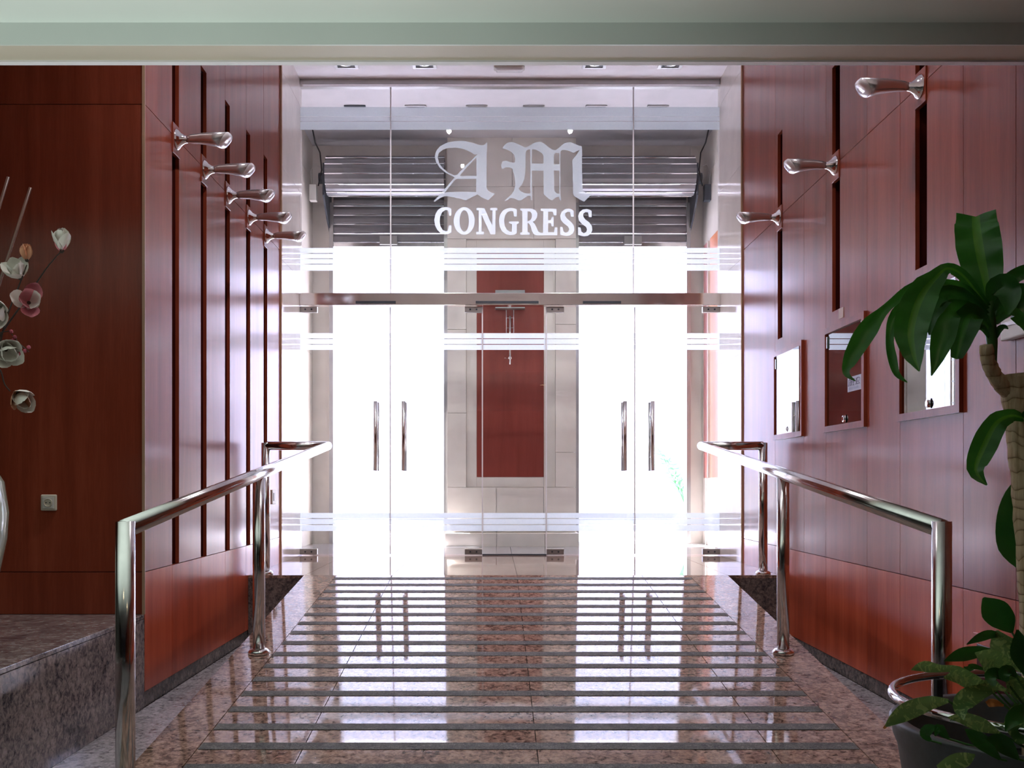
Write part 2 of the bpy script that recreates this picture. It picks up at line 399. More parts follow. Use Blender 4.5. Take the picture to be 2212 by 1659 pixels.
# ------------------------------------------------------------------ left wall
ZS, ZLAMP, ZSLT, ZWB = PL+.205, PL+2.465, PL+3.04, .075    # seams: lower, lamp height, slit top, wood bottom
wl = box('wall_left', M['slot'], XL-.35, XL-.065, YC+.06, YW, 0, ZC+.2, kind='structure')
def wpanel(parent, name, mat, pts, side, off=0.0, t=.02):
    x = XL if side < 0 else XR
    s = 1 if side < 0 else -1
    a, b = x-s*t, x
    return link(name, prism_x(pts, min(a, b), max(a, b)), mat, parent)
def rect(a, b, c, d, g=G): return [(a+g, c+g), (b-g, c+g), (b-g, d-g), (a+g, d-g)]
LB = [YC, 5.22, 5.73, 6.245, 6.775, 7.29, YW]
SW = .112
for i, (a, b) in enumerate(zip(LB, LB[1:])):
    wpanel(wl, 'wood_panel', M['wood_low_lit'], rect(a, b, ZWB, ZS), -1)
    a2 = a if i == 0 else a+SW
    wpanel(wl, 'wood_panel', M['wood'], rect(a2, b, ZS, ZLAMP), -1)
    if i == 0: wpanel(wl, 'wood_panel', M['wood'], rect(a, b, ZLAMP, ZC), -1)
    else: wpanel(wl, 'wood_panel', M['wood'], [(a+G, ZSLT), (a+SW, ZSLT), (a+SW, ZLAMP+G), (b-G, ZLAMP+G), (b-G, ZC), (a+G, ZC)], -1)
    box('skirting_board', M['darkgranite'], XL-.02, XL-.004, a+G, b-G, 0, ZWB-G, wl)
    # jambs that close each slot
    if i: 
        box('slot_jamb', M['slot'], XL-.066, XL-.021, a-.012, a-.002, ZS, ZSLT, wl); box('slot_jamb', M['slot'], XL-.066, XL-.021, a+SW+.002, a+SW+.012, ZS, ZSLT, wl)
# dark wall that faces the camera beside the hall
wf = box('wall_front', M['slot'], -5.1, XL-.02, YC+.021, YC+.06, 0, ZC+.2, kind='structure')
for a, b in ((-5, -3.35), (-3.35, XL-.001)):
    for c, d in ((PL, ZS), (ZS, ZLAMP), (ZLAMP, ZC)):
        box('wood_panel', M['wood'], a+G, b-G, YC, YC+.02, c+G, d-G, wf)
box('corner_trim', M['trimwood'], XL-.012, XL+.0015, YC-.003, YC+.004, PL, ZC, wf)
# granite ledge
lg = thing('granite_ledge', 'grey speckled granite ledge under the dark wooden wall at left', 'ledge', (-3.3, 3.2, 0))
def lbox(name, mat, x0, x1, y0, y1, z0, z1, bev=0.0): return box(name, mat, x0, x1, y0, y1, z0, z1, lg, bev, off=(-3.3, 3.2, 0))
lbox('ledge_core', M['darkgranite'], -5, XL-.022, 1.2, YC-.001, 0, PL-.022)
for a, b in ((1.2, 2.55), (2.55, YC-.002)): lbox('front_slab', M['ledge'], XL-.02, XL, a+G, b-G, 0, PL-.022)
for a, b in ((1.2, 2.55), (2.55, YC-.002)):
    for c, d in ((-5, -3.4), (-3.4, XL+.0)): lbox('top_slab', M['ledge'], c+G, d, a+G, b-G, PL-.02, PL, .003)

# ------------------------------------------------------------------ right wall
wr = box('wall_right', M['slot'], XR+.065, XR+.35, -5.1, YW, 0, ZC+.2, kind='structure')
RB = [YW, 6.95, 6.30, 5.885, 5.235, 4.81, 4.16, 3.74, 3.09, 2.67, 2.02, 1.60, .95, .53, -.12, -.54, -1.19, -1.61, -2.26, -2.68, -3.33, -5.0]
RS = {6.95: (6.775, 6.885), 5.885: (5.645, 5.775), 4.81: (4.51, 4.635)}
ZB = EYE+.985
for i, (b, a) in enumerate(zip(RB, RB[1:])):
    mt = M['wood_low_lit'] if a > -1 else M['wood_low_lit']
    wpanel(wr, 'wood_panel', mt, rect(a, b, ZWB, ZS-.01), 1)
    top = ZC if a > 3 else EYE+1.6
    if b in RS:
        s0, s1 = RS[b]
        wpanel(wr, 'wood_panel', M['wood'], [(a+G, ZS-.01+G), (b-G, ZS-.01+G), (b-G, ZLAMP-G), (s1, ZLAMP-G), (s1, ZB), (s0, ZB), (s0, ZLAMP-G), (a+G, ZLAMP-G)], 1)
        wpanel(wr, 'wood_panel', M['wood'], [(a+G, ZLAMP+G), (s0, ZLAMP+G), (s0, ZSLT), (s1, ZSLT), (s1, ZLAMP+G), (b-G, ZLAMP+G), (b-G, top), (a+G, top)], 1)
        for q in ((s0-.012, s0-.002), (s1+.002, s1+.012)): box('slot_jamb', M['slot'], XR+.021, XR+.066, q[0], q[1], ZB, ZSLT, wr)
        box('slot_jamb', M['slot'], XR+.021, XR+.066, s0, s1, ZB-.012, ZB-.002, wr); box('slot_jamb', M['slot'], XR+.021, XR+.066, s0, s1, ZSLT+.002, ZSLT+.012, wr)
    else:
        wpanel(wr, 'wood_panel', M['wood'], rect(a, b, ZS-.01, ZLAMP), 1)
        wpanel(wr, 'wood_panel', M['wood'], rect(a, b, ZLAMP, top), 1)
    box('skirting_board', M['darkgranite'], XR+.004, XR+.02, a+G, b-G, 0, ZWB-G, wr)

box('cover_plate', M['trimwood'], XR-.0025, XR-.0002, 5.585, 5.66, EYE+.925, EYE+.983, wr)

# ------------------------------------------------------------------ cream stone side walls and porch
def stone_side(name, x, s, y0, y1, hs, mat):
    w_ = box(name, M['stone_m'], min(x+s*.02, x+s*.35), max(x+s*.02, x+s*.35), y0, y1, 0, ZC+.2, kind='structure')
    z = PL
    for h in hs:
        z2 = min(z+h, ZC)
        box('stone_slab', mat, min(x, x+s*.02), max(x, x+s*.02), y0+G, y1-G, z+G*.6, z2-G*.6, w_)
        z = z2
    return w_
stone_side('wall_left_stone', XL, -1, YW+.03, YD+.06, [.16, .75, .75, .75, .75, .75, 1.2], M['stone'])
stone_side('wall_right_stone', XR, 1, YW+.03, YD+.06, [.16, .75, .75, .75, .75, .75, 1.2], M['stone'])
wpl = stone_side('wall_left_porch', PXL, -1, YD+.06, YB, [.16, .9, .9, .9, .9, 1.2], M['stone_m'])
wpr = stone_side('wall_right_porch', PXR, 1, YD+.06, YB, [.16, .9, .9, .9, .9, 1.2], M['stone_m'])
for k, (x, s) in enumerate(((XL, 1), (XR, -1))):
    bm = bmesh.new(); bx(bm, min(x, x+s*.012)-(.3 if s > 0 else 0), max(x, x+s*.012)+(.3 if s < 0 else 0), YW+.002, YW+.028, PL, ZC, .002)
    o = link('trim_%d' % (k+1), bm, M['trimwood'], kind='structure')
# coloured wall panels seen on the right porch side
for (a, b, mt, lb) in ((10.16, 9.97, 'red', 'narrow red wooden panel at the far end of the right porch wall'), (9.86, 9.5, 'orange', 'red panel on the right porch wall beside the door, sunlight painted in as orange')):
    t = thing('wall_panel', lb, 'wall panel', (PXR, (a+b)/2, 1.13))
    box('board', M[mt], PXR-.03, PXR-.0005, b, a, 1.13, 3.5, t, .003, off=(PXR, (a+b)/2, 1.13))
    box('edge_strip', M['stone_m'], PXR-.034, PXR-.0005, b-.02, b-.001, 1.13, 3.5, t, off=(PXR, (a+b)/2, 1.13))

# street wall with two openings, beyond the porch
ws = thing('wall_street', None, None); ws['kind'] = 'structure'
OL, OR_ = (-1.70, -.50), (.82, 2.04)
def sbox(name, mat, *a): return box(name, mat, *a, ws)
for (a, b) in ((-14, PXL-.02), (PXL-.02, OL[0]), (OL[1], OR_[0]), (OR_[1], PXR+.02), (PXR+.02, 14)):
    sbox('pier', M['stone_m'], a, b, YB, YB+.35, 0, 6.5)
for (a, b) in (OL, OR_):
    sbox('lintel', M['stone_m'], a, b, YB+.02, YB+.35, EYE+2.6, 6.5)
    sbox('lintel_slab', M['stone_m'], a+G, b-G, YB, YB+.02, EYE+3.02, ZC)

# ceilings
ce = box('ceiling', M['lobbypaint'], -5.1, XR+.065, -5.1, 3.47, EYE+1.598, EYE+1.8, kind='structure')
bmb = bmesh.new()
bx(bmb, -5.1, XR+.064, 3.471, 3.62, EYE+1.522, ZC+.2)
bm_ = link('trim_3', bmb, M['beampaint'], kind='structure')
box('beam_nosing', M['lobbypaint'], -5.1, XR, 3.462, 3.4705, EYE+1.521, EYE+1.598, bm_)
box('beam_lip', M['paint'], -5.1, XR, 3.592, 3.622, EYE+1.516, EYE+1.5225, bm_)
ce2 = box('ceiling_high', M['paint'], -5.1, 2.6, 3.62, YB+.3, ZC, ZC+.2, kind='structure')
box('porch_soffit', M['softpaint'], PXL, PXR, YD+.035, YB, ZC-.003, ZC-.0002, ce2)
box('roof_slab', M['facade'], -14, 14, -5.2, YB+.34, ZC+.21, 6.5, ce2)

# lobby enclosure behind the camera
box('wall_lobby_left', M['lobbywall'], -5.3, -5.02, -5.1, YC+.1, 0, ZC+.2, kind='structure')
box('wall_back', M['lobbywall'], -5.3, XR+.35, -5.3, -5.1, 0, ZC+.2, kind='structure')

# ------------------------------------------------------------------ glass partition
def dz(y): return EYE+(VY-y)*YD/F
def dx(x): return (x-VX)*YD/F
ZH, ZH0 = ZC-.002, dz(190)
def glass_pane(name, x0, x1, z0, z1, kids=True):
    o = box(name, M['glass'], dx(x0)+.002, dx(x1)-.002, YD-.006, YD+.006, z0, z1, kind='structure')
    for x in (x0, x1):
        if 660 < x < 1540:
            sgn = 1 if x == x0 else -1
            e = dx(x)+sgn*.003
            box('pane_edge', M['edge'], e-.0025, e+.0025, YD-.007, YD+.007, z0, z1, o)
    return o
def stripes(parent, x0, x1, ys, name='etched_stripe', mat='film'):
    for a, b in ys:
        box(name, M[mat], dx(x0)+.004, dx(x1)-.004, YD-.0078, YD-.0068, dz(b), dz(a), parent)
TOPB = [(232, 251.5), (253, 262), (263.5, 281)]
B1 = [(536, 547), (548.6, 558.4), (560, 570), (571.6, 585)]
B2 = [(720, 731.2), (732.8, 743.4), (745, 756)]
B3 = [(1108, 1119.2), (1120.8, 1132.5), (1134, 1147)]
ZT0, ZT1 = dz(661), dz(635)
ups = [(648, 844), (844, 1368), (1368, 1555)]
upo = []
for k, (a, b) in enumerate(ups):
    o = glass_pane('window_%d' % (k+1), a, b, ZT1, ZH0+.01); upo.append(o)
    stripes(o, a, b, B1); stripes(o, a, b, TOPB, mat='film2')
ctr = glass_pane('window_4', 1042, 1180, PL+.012, ZT0); stripes(ctr, 1042, 1180, B2+B3)
DO = []
for k, (a, b, hinge, hx) in enumerate(((648, 843, 0, 813), (843, 1042, 1, 873), (1180, 1371, 0, 1348), (1371, 1555, 1, 1407))):
    o = glass_pane('door_%d' % (k+1), a, b, PL+.012, ZT0-.01); stripes(o, a, b, B2+B3)
    x = dx(a)+.0 if hinge == 0 else dx(b)-.155
    for z0 in (PL+.008, ZT0-.058):
        pb = box('patch_fitting', M['satin'], x+.002, x+.153, YD-.022, YD+.022, z0, z0+.05, o, .002)
        for q in (.05, .105):
            bm = bmesh.new(); lathe(bm, [(.008, 0), (.008, .004), (.003, .005)], 12, Matrix.Translation((x+q, YD-.022, z0+.025)) @ Matrix.Rotation(PI/2, 4, 'X'))
            link('screw', bm, M['darkmetal'], pb)
    # tubular pull handles on both faces
    zt, zb = dz(868), dz(1017)
    for s in (-1, 1):
        bm = bmesh.new(); hxx = dx(hx)
        tube(bm, [(hxx, YD+s*.07, zb), (hxx, YD+s*.07, zt)], .0175, 16)
        h = link('pull_handle', bm, M['steel'], o, True)
        for zz in (zb+.12, zt-.12):
            b2 = bmesh.new(); tube(b2, [(hxx, YD+s*.005, zz), (hxx, YD+s*.07, zz)], .008, 10); link('standoff', b2, M['chrome'], h, True)
hd = box('trim_4', M['satin'], XL+.002, XR-.002, YD-.03, YD+.03, ZH0, ZH, kind='structure')
for q in (-.031, ): box('channel_lip', M['steel'], XL+.002, XR-.002, YD-.034, YD-.03, ZH0, ZH0+.018, hd)
tb = box('trim_5', M['beamsteel'], XL+.002, XR-.002, YD-.05, YD+.05, ZT0, ZT1, kind='structure', bev=.004)
box('operator_rail', M['darkmetal'], dx(1028), dx(1163), YD-.054, YD-.0503, ZT0+.012, ZT0+.034, tb)
box('operator_rail', M['darkmetal'], dx(770), dx(856), YD-.054, YD-.0503, ZT0+.012, ZT0+.034, tb)
box('operator_rail', M['darkmetal'], dx(1258), dx(1340), YD-.054, YD-.0503, ZT0+.012, ZT0+.034, tb)
box('threshold_strip', M['darkmetal'], dx(1042), dx(1180), YD-.012, YD+.012, PL, PL+.012, ctr)

# lettering on the middle upper pane
def TR(pts, ox, oy, s): return [((ox+x/s-VX)*YD/F, EYE+(VY-(oy+y/s))*YD/F) for x, y in pts]
A = [[(1360,120),(1352,260),(1342,400),(1340,1230),(1370,1300),(1440,1342),(1540,1370),(1380,1525),(1240,1470),(1120,1388),(990,1455),(850,1530),(720,1492),(520,1450),(380,1430),(300,1442),(220,1482),(100,1570),(80,1545),(220,1395),(390,1200),(575,985),(500,942),(350,862),(220,750),(135,620),(100,480),(140,340),(240,230),(400,150),(600,112),(800,112),(1000,150),(1150,205),(1250,220),(1300,190)],
     [(170,500),(200,400),(290,325),(400,285),(600,268),(780,300),(950,370),(1050,440),(1130,425),(1060,490),(970,580),(850,690),(740,810),(640,915),(560,930),(430,870),(300,770),(210,650)],
     [(1100,500),(1100,945),(700,945),(820,790),(950,655)],
     [(610,1020),(1090,1015),(1090,1332),(760,1325),(420,1332),(345,1345),(480,1170)]]
Mm = [[(50,280),(100,200),(170,150),(260,128),(340,145),(430,190),(580,260),(680,210),(760,160),(850,130),(930,128),(1010,170),(1110,250),(1180,300),(1260,318),(1320,280),(1400,210),(1480,150),(1600,130),(1865,240),(1865,780),(1880,1220),(1900,1250),(1980,1295),(2060,1300),(2075,1270),(2088,1310),(1912,1490),(1690,1365),(1662,1310),(1645,540),(1720,450),(1815,305),(1670,375),(1560,325),(1470,305),(1400,315),(1372,360),(1372,1300),(1390,1460),(1362,1460),(1345,1375),(1270,1388),(1180,1460),(1110,1420),(995,1320),(988,780),(725,780),(730,1460),(705,1460),(700,1360),(640,1355),(560,1400),(480,1458),(410,1455),(330,1415),(250,1400),(125,1475),(108,1455),(240,1340),(320,1240),(352,1080),(330,900),(280,740),(220,705),(130,705),(50,745),(20,660),(60,570),(140,555),(240,590),(330,598),(348,520),(320,420),(240,340),(150,295)],
      [(650,298),(605,320),(585,370),(578,800),(550,980),(500,1100),(425,1190),(470,1250),(560,1295),(692,1300),(688,300)],
      [(728,300),(800,300),(880,335),(960,390),(990,450),(985,620),(725,620)],
      [(1228,420),(1260,375),(1350,380),(1350,635),(1225,640)],
      [(1225,780),(1350,780),(1350,1305),(1290,1300),(1235,1240)]]
flatshape('lettering', [TR(p, 930, 295, 11.06) for p in A], YD-.0075, M['film2'], upo[1])
flatshape('lettering', [TR(p, 1080, 295, 10.533) for p in Mm], YD-.0075, M['film2'], upo[1])
c1 = lambda p: TR(p, 930, 440, 12.29)
c2 = lambda p: TR(p, 1100, 440, 11.64)
Cc = [(300,105),(420,95),(500,115),(555,148),(555,325),(495,325),(470,180),(400,172),(310,230),(255,350),(245,480),(265,600),(325,705),(400,738),(455,730),(490,580),(555,580),(555,770),(480,808),(380,820),(270,790),(180,700),(120,580),(100,440),(130,290),(200,170)]
Oo = [[(895+278*math.cos(2*PI*k/40), 462+365*math.sin(2*PI*k/40)) for k in range(40)], [(897+125*math.cos(2*PI*k/32), 465+285*math.sin(2*PI*k/32)) for k in range(32)]]
Nn = [(1220,120),(1425,120),(1640,590),(1645,185),(1585,185),(1585,120),(1775,120),(1775,185),(1725,185),(1720,820),(1595,820),(1355,300),(1355,750),(1415,750),(1415,820),(1215,820),(1215,750),(1280,750),(1280,185),(1220,185)]
Gg = [(38,114),(120,125),(190,152),(190,330),(120,330),(100,195),(38,190),(-40,215),(-105,300),(-128,426),(-115,560),(-60,660),(10,708),(65,715),(65,520),(-5,495),(-5,455),(245,455),(240,495),(190,520),(190,745),(130,780),(38,797),(-80,775),(-180,700),(-240,580),(-260,426),(-235,290),(-160,180),(-60,125)]
RE = [(275,130),(560,130),(650,165),(705,250),(700,350),(650,430),(590,460),(640,510),(690,620),(730,710),(790,740),(850,740),(855,190),(790,185),(790,130),(1185,135),(1185,300),(1120,300),(1095,205),(975,205),(975,420),(1040,420),(1065,340),(1115,340),(1115,580),(1065,580),(1040,495),(975,495),(975,725),(1125,725),(1145,605),(1210,605),(1205,800),(680,800),(620,775),(575,700),(530,560),(490,500),(460,490),(460,720),(515,732),(515,785),(275,785),(275,735),(330,720),(330,190),(275,175)]
Rh = [(460,195),(530,205),(570,270),(565,360),(530,420),(460,450)]
Ss = [(1400,145),(1500,130),(1570,150),(1620,180),(1620,335),(1550,335),(1530,215),(1460,210),(1410,250),(1405,310),(1450,385),(1560,470),(1625,560),(1637,660),(1600,750),(1520,805),(1430,818),(1360,805),(1280,780),(1280,590),(1340,595),(1365,705),(1420,737),(1480,715),(1505,650),(1480,580),(1380,510),(1300,420),(1280,310),(1315,210)]
for sp in ([c1(Cc)], [c1(o) for o in Oo], [c1(Nn)], [c2(Gg)], [c2(RE), c2(Rh)], [c2(Ss)], [c2([(x+450, y+8) for x, y in Ss])]):
    flatshape('lettering', sp, YD-.0075, M['film'], upo[1])

# ------------------------------------------------------------------ handrails
R_ = .03
def rail_set(label, s, xr, xp, xn):
    t = thing('handrail', label, 'handrail', (xr, YP+.075, PL))
    o3 = Vector((xr, YP+.075, PL))
    def add(name, mat, bm, sm=True, par=t):
        bmesh.ops.translate(bm, verts=bm.verts, vec=-o3); return link(name, bm, mat, par, sm)
    ztop = EYE+.25; yf = YP+.075
    zr = lambda y: ztop-.1048*(yf-y)
    yn = 3.12; ym = 4.886
    xm = lambda y: xr+(xn-xr)*(yf-y)/(yf-yn)
    add('rail', M['steel'], tube(bmesh.new(), [(xr, yf, ztop), (xn, yn-.0, zr(yn))], R_, 24))
    bm = bmesh.new(); tube(bm, [(xr+s*-.0, yf, ztop), (xp, yf, ztop)], R_, 24); add('return_rail', M['steel'], bm)
    bm = bmesh.new(); bmesh.ops.create_uvsphere(bm, u_segments=20, v_segments=12, radius=R_*1.0); bmesh.ops.translate(bm, verts=bm.verts, vec=(xr, yf, ztop)); add('elbow', M['steel'], bm)
    for (x, y, zt, zb) in ((xp, yf, ztop+R_*.7, PL), (xm(ym), ym, zr(ym)-R_*.6, rz(ym)), (xn, yn, zr(yn)+R_*.75, rz(yn))):
        p = add('post', M['steel'], tube(bmesh.new(), [(x, y, zb), (x, y, zt)], R_, 24))
        bm = bmesh.new(); lathe(bm, [(.052, 0), (.052, .012), (.046, .02), (.038, .026), (.031, .028)], 28, Matrix.Translation((x, y, zb-.001)))
        q = add('base_flange', M['chrome'], bm, True, p)
    return t
rail_set('tubular steel handrail on the left edge of the ramp', -1, -1.155, -1.585, -1.157)
rail_set('tubular steel handrail on the right edge of the ramp', 1, 1.435, 1.862, 1.402)

# ------------------------------------------------------------------ wall lamps
def lamp_proto():
    t = thing('wall_lamp', '', 'lamp', (0, 0, 0), 'chrome paddle lamps along the wooden walls')
    # points along +x away from the wall
    box('mount_plate', M['wood'], -.018, .006, -.06, .06, -.085, .075, t, .002)
    bm = bmesh.new(); lathe(bm, [(.055, 0), (.054, .006), (.046, .014), (.032, .026), (.021, .045), (.017, .065)], 28, Matrix.Translation((.006, 0, 0)) @ Matrix.Rotation(PI/2, 4, 'Y')); link('flared_base', bm, M['chrome'], t, True)
    def sect(x, hy, zt, zb, n=20, skew=0):
        zc = (zt+zb)/2; hz = (zt-zb)/2
        out = []
        for k in range(n):
            a = 2*PI*k/n; c_, s_ = math.cos(a), math.sin(a)
            py = math.copysign(abs(c_)**.7, c_)*hy; pz = math.copysign(abs(s_)**.8, s_)*hz
            out.append((x+skew*(-(pz)/max(hz, 1e-4)), py, zc+pz))
        return out
    S = [(.060, .018, .018, -.018, 0), (.085, .022, .026, -.020, 0), (.14, .034, .031, -.023, 0), (.20, .046, .033, -.031, 0), (.262, .054, .033, -.042, -.024)]
    bm = bmesh.new(); rings = [[bm.verts.new(p) for p in sect(x, h, a, b, skew=k)] for x, h, a, b, k in S]
    for a, b in zip(rings, rings[1:]):
        for k in range(20): bm.faces.new((a[k], a[(k+1) % 20], b[(k+1) % 20], b[k]))
    bm.faces.new(rings[0]); bm.faces.new(rings[-1]); link('paddle_arm', bm, M['lampmetal'], t, True)
    bm = bmesh.new(); r1 = [bm.verts.new(p) for p in sect(.263, .054, .033, -.042, skew=-.024)]; r2 = [bm.verts.new(p) for p in sect(.274, .050, .026, -.040, skew=-.022)]; r3 = [bm.verts.new(p) for p in sect(.281, .030, .006, -.026, skew=-.014)]
    for a, b in ((r1, r2), (r2, r3)):
        for k in range(20): bm.faces.new((a[k], a[(k+1) % 20], b[(k+1) % 20], b[k]))
    bm.faces.new(r3); link('lens', bm, M['lens'], t, True)
    return t
proto = lamp_proto()
def copy_tree(o, parent=None):
    c = o.copy(); C.objects.link(c)
    if parent: c.parent = parent
    for ch in o.children: copy_tree(ch, c)
    return c
ordl = ['nearest of the five chrome paddle lamps on the left wooden wall', 'second nearest chrome paddle lamp on the left wooden wall', 'middle chrome paddle lamp of the five on the left wooden wall', 'fourth chrome paddle lamp from the camera on the left wooden wall', 'farthest chrome paddle lamp on the left wall, beside the cream stone']
spots = [(XL, y+SW/2, 1, ordl[i]) for i, y in enumerate((5.22, 5.73, 6.245, 6.775, 7.29))]
spots += [(XR, 4.572, -1, 'nearest chrome paddle lamp on the right wall, largest and highest in view'), (XR, 5.71, -1, 'middle chrome paddle lamp of the three on the right wooden wall'), (XR, 6.83, -1, 'farthest chrome paddle lamp on the right wall, beside the stone')]
for i, (x, y, s, lb) in enumerate(spots):
    o = proto if i == 0 else copy_tree(proto)
    o.location = (x, y, EYE+1.815); o.rotation_euler = (0, 0, 0 if s > 0 else PI); o['label'] = lb

# ------------------------------------------------------------------ mirrored display cases on the right wall
cz0, cz1 = EYE+.29, EYE+.90
for i, (a, b) in enumerate(((6.30, 6.95), (5.235, 5.885), (4.16, 4.81))):
    t = thing('display_case', ['glass fronted wooden display case farthest along the right wall, reflecting white daylight', 'glass fronted wooden display case in the middle of the three, dark with a small sign', 'glass fronted wooden display case nearest the camera, behind the drooping plant leaves'][i], 'display case', (XR, (a+b)/2, cz0), 'display cases on the right wall')
    of = (XR, (a+b)/2, cz0)
    bm = bmesh.new()
    for q in ((a, a+.035, cz0, cz1), (b-.035, b, cz0, cz1), (a+.035, b-.035, cz0, cz0+.035), (a+.035, b-.035, cz1-.035, cz1)):
        bx(bm, -.018, 0, q[0]-of[1], q[1]-of[1], q[2]-cz0, q[3]-cz0)
    link('frame', bm, M['wood'], t)
    box('mirror_glass', M['mirror'], XR-.006, XR-.0005, a+.034, b-.034, cz0+.034, cz1-.034, t, off=of)
    if i == 0:
        mg = t.children[-1]; mg.rotation_euler = (0, 0, math.radians(-1.3)); mg.location = (-.009, 0, 0)
    yk = a+.65*.48
    bm = bmesh.new(); lathe(bm, [(.018, 0), (.018, .012), (.012, .014)], 16, Matrix.Translation((-.006, yk-of[1], .062)) @ Matrix.Rotation(-PI/2, 4, 'Y')); bx(bm, -.010, -.006, yk-of[1]-.022, yk-of[1]+.022, .040, .084); link('lock', bm, M['chrome'], t)
    box('hinge', M['chrome'], XR-.014, XR-.006, b-.06, b-.038, cz1-.12, cz1-.05, t, .002, off=of)
    if i == 1:
        y0, y1, z0, z1 = 5.285, 5.50, EYE+.495, EYE+.575
        box('card', M['card'], XR-.0085, XR-.0065, y0, y1, z0, z1, t, off=of)
        # mirrored blackletter print with a grey line under it
        def fn_(co): return Vector((-.0092+co.z, co.x, co.y))
        s = .00017
        for poly, ox, oy, sc_ in ((Mm, 1080, 295, 10.533), (A, 930, 295, 11.06)):
            sp = [[((px_/sc_+ox-1250)*.00055+(y1-of[1])-.02, z1-cz0-.012-((py/sc_+oy)-307)*.00030) for px_, py in q] for q in poly]
            flatshape('print', sp, 0, M['ink'], t, .0005, fn_)
        bm = bmesh.new(); random.seed(3)
        for k in range(9): bx(bm, -.0094, -.0086, y1-of[1]-.035-k*.017, y1-of[1]-.024-k*.017, z0-cz0+.010, z0-cz0+.020+random.random()*.004)
        link('small_print', bm, M['greyink'], t)

# white boxes on the right wall near the plant, hatch behind the plant
t = thing('thermostat', 'white thermostat box on the right wooden wall behind the plant', 'thermostat', (XR, 3.70, EYE+.57))
box('housing', M['whiteplastic'], -.035, 0, -.09, .09, -.035, .045, t, .006); box('grille', M['satin'], -.037, -.034, -.07, .07, .015, .03, t)
t = thing('light_switch', 'white light switch on the right wall hidden behind the palm trunk', 'switch', (XR, 3.69, EYE+.10))
box('plate', M['whiteplastic'], -.010, 0, -.04, .04, -.042, .042, t, .004); box('rocker', M['whiteplastic'], -.014, -.009, -.022, .022, -.025, .025, t, .002)
t = thing('access_hatch', 'small wooden access hatch low on the right wall behind the plant', 'hatch', (XR, 3.85, .12))
box('frame', M['wood_low_lit'], -.014, 0, -.20, .20, 0, .36, t, .003); box('door', M['slot'], -.018, -.013, -.16, .16, .04, .32, t, .003)
t = thing('wall_socket', 'cream plug socket low on the dark wooden wall at left', 'socket', (-2.15, YC, .99))
box('plate', M['socket'], -.039, .039, -.012, 0, -.039, .039, t, .006)
bm = bmesh.new(); bx(bm, -.028, .028, -.016, -.012, -.028, .028, .001); f_ = link('insert', bm, M['whiteplastic'], t)
bm = bmesh.new(); lathe(bm, [(.021, 0), (.021, .003), (.018, .004), (.017, .001), (.002, .001)], 24, Matrix.Translation((0, -.0158, 0)) @ Matrix.Rotation(PI/2, 4, 'X')); cup = link('contact_cup', bm, M['socket'], t, False)
bm = bmesh.new()
for q in (-.009, .009): lathe(bm, [(.003, 0), (.003, .0012)], 10, Matrix.Translation((q, -.0166, 0)) @ Matrix.Rotation(PI/2, 4, 'X'))
link('pin_hole', bm, M['black'], cup)
t = thing('switch_plate', 'small pale switch plate on the left wooden wall beside the stone', 'switch', (XL, 7.60, .975))
box('plate', M['whiteplastic'], 0, .010, -.06, .06, -.055, .055, t, .003); box('slot', M['black'], .009, .012, -.035, -.01, -.03, .03, t)

# ------------------------------------------------------------------ ceiling fittings
lbs = ['leftmost square recessed spotlight in the high white ceiling', 'square recessed spotlight left of the emergency light', 'square recessed spotlight right of the emergency light', 'rightmost square recessed spotlight in the high white ceiling']
for i, x in enumerate((750, 918, 1282, 1445)):
    X = (x-VX)*8.43/F
    t = thing('spotlight', lbs[i], 'spotlight', (X, 8.32, ZC), 'recessed spotlights in the entry ceiling')
    bm = bmesh.new()
    for q in ((-.1, .1, -.1, -.074), (-.1, .1, .074, .1), (-.1, -.074, -.074, .074), (.074, .1, -.074, .074)): bx(bm, q[0], q[1], q[2], q[3], -.008, 0)
    link('frame', bm, M['satin'], t)
    box('housing', M['black'], -.074, .074, -.074, .074, -.003, -.001, t)
    bm = bmesh.new(); lathe(bm, [(.055, -.003), (.055, -.010), (.045, -.006), (.015, -.004)], 24); link('reflector_ring', bm, M['chrome'], t, True)
    bm = bmesh.new(); bmesh.ops.create_uvsphere(bm, u_segments=14, v_segments=8, radius=.014); bmesh.ops.translate(bm, verts=bm.verts, vec=(0, 0, -.008)); link('bulb', bm, M['lens'], t, True)
t = thing('emergency_light', 'oval frosted emergency light between the recessed spotlights', 'ceiling light', ((1100-VX)*8.4/F, 8.36, ZC))
bm = bmesh.new(); bx(bm, -.13, .13, -.055, .055, -.045, 0, .03); link('housing', bm, M['whiteplastic'], t, True)
bm = bmesh.new(); bx(bm, -.115, .115, -.042, .042, -.055, -.02, .02); link('diffuser', bm, M['diffuser'], t, True)
for i, x in enumerate((767, 898, 1030, 1153, 1288, 1421)):
    X = (x-VX)*9.26/F
    ZC_ = ZC-.003
    t = thing('slot_downlight', 'flat rectangular porch downlight, number %s from the left above the etched band' % ['one', 'two', 'three', 'four', 'five', 'six'][i], 'ceiling light', (X, 9.26, ZC_), 'porch downlights beyond the glass')
    t['label'] = ['leftmost slim porch downlight beyond the glass, with a warped dark cover', 'slim porch downlight beyond the glass, second from the left', 'slim porch downlight beyond the glass, third from the left', 'slim porch downlight beyond the glass, third from the right', 'slim porch downlight beyond the glass, second from the right', 'rightmost slim porch downlight beyond the glass'][i]
    box('cover', M['darkmetal'] if i == 0 else M['satin'], -.1, .1, -.03, .03, -.014, -.001, t, .003)
    box('lens', M['black'], -.085, .085, -.02, .02, -.016, -.0135, t)

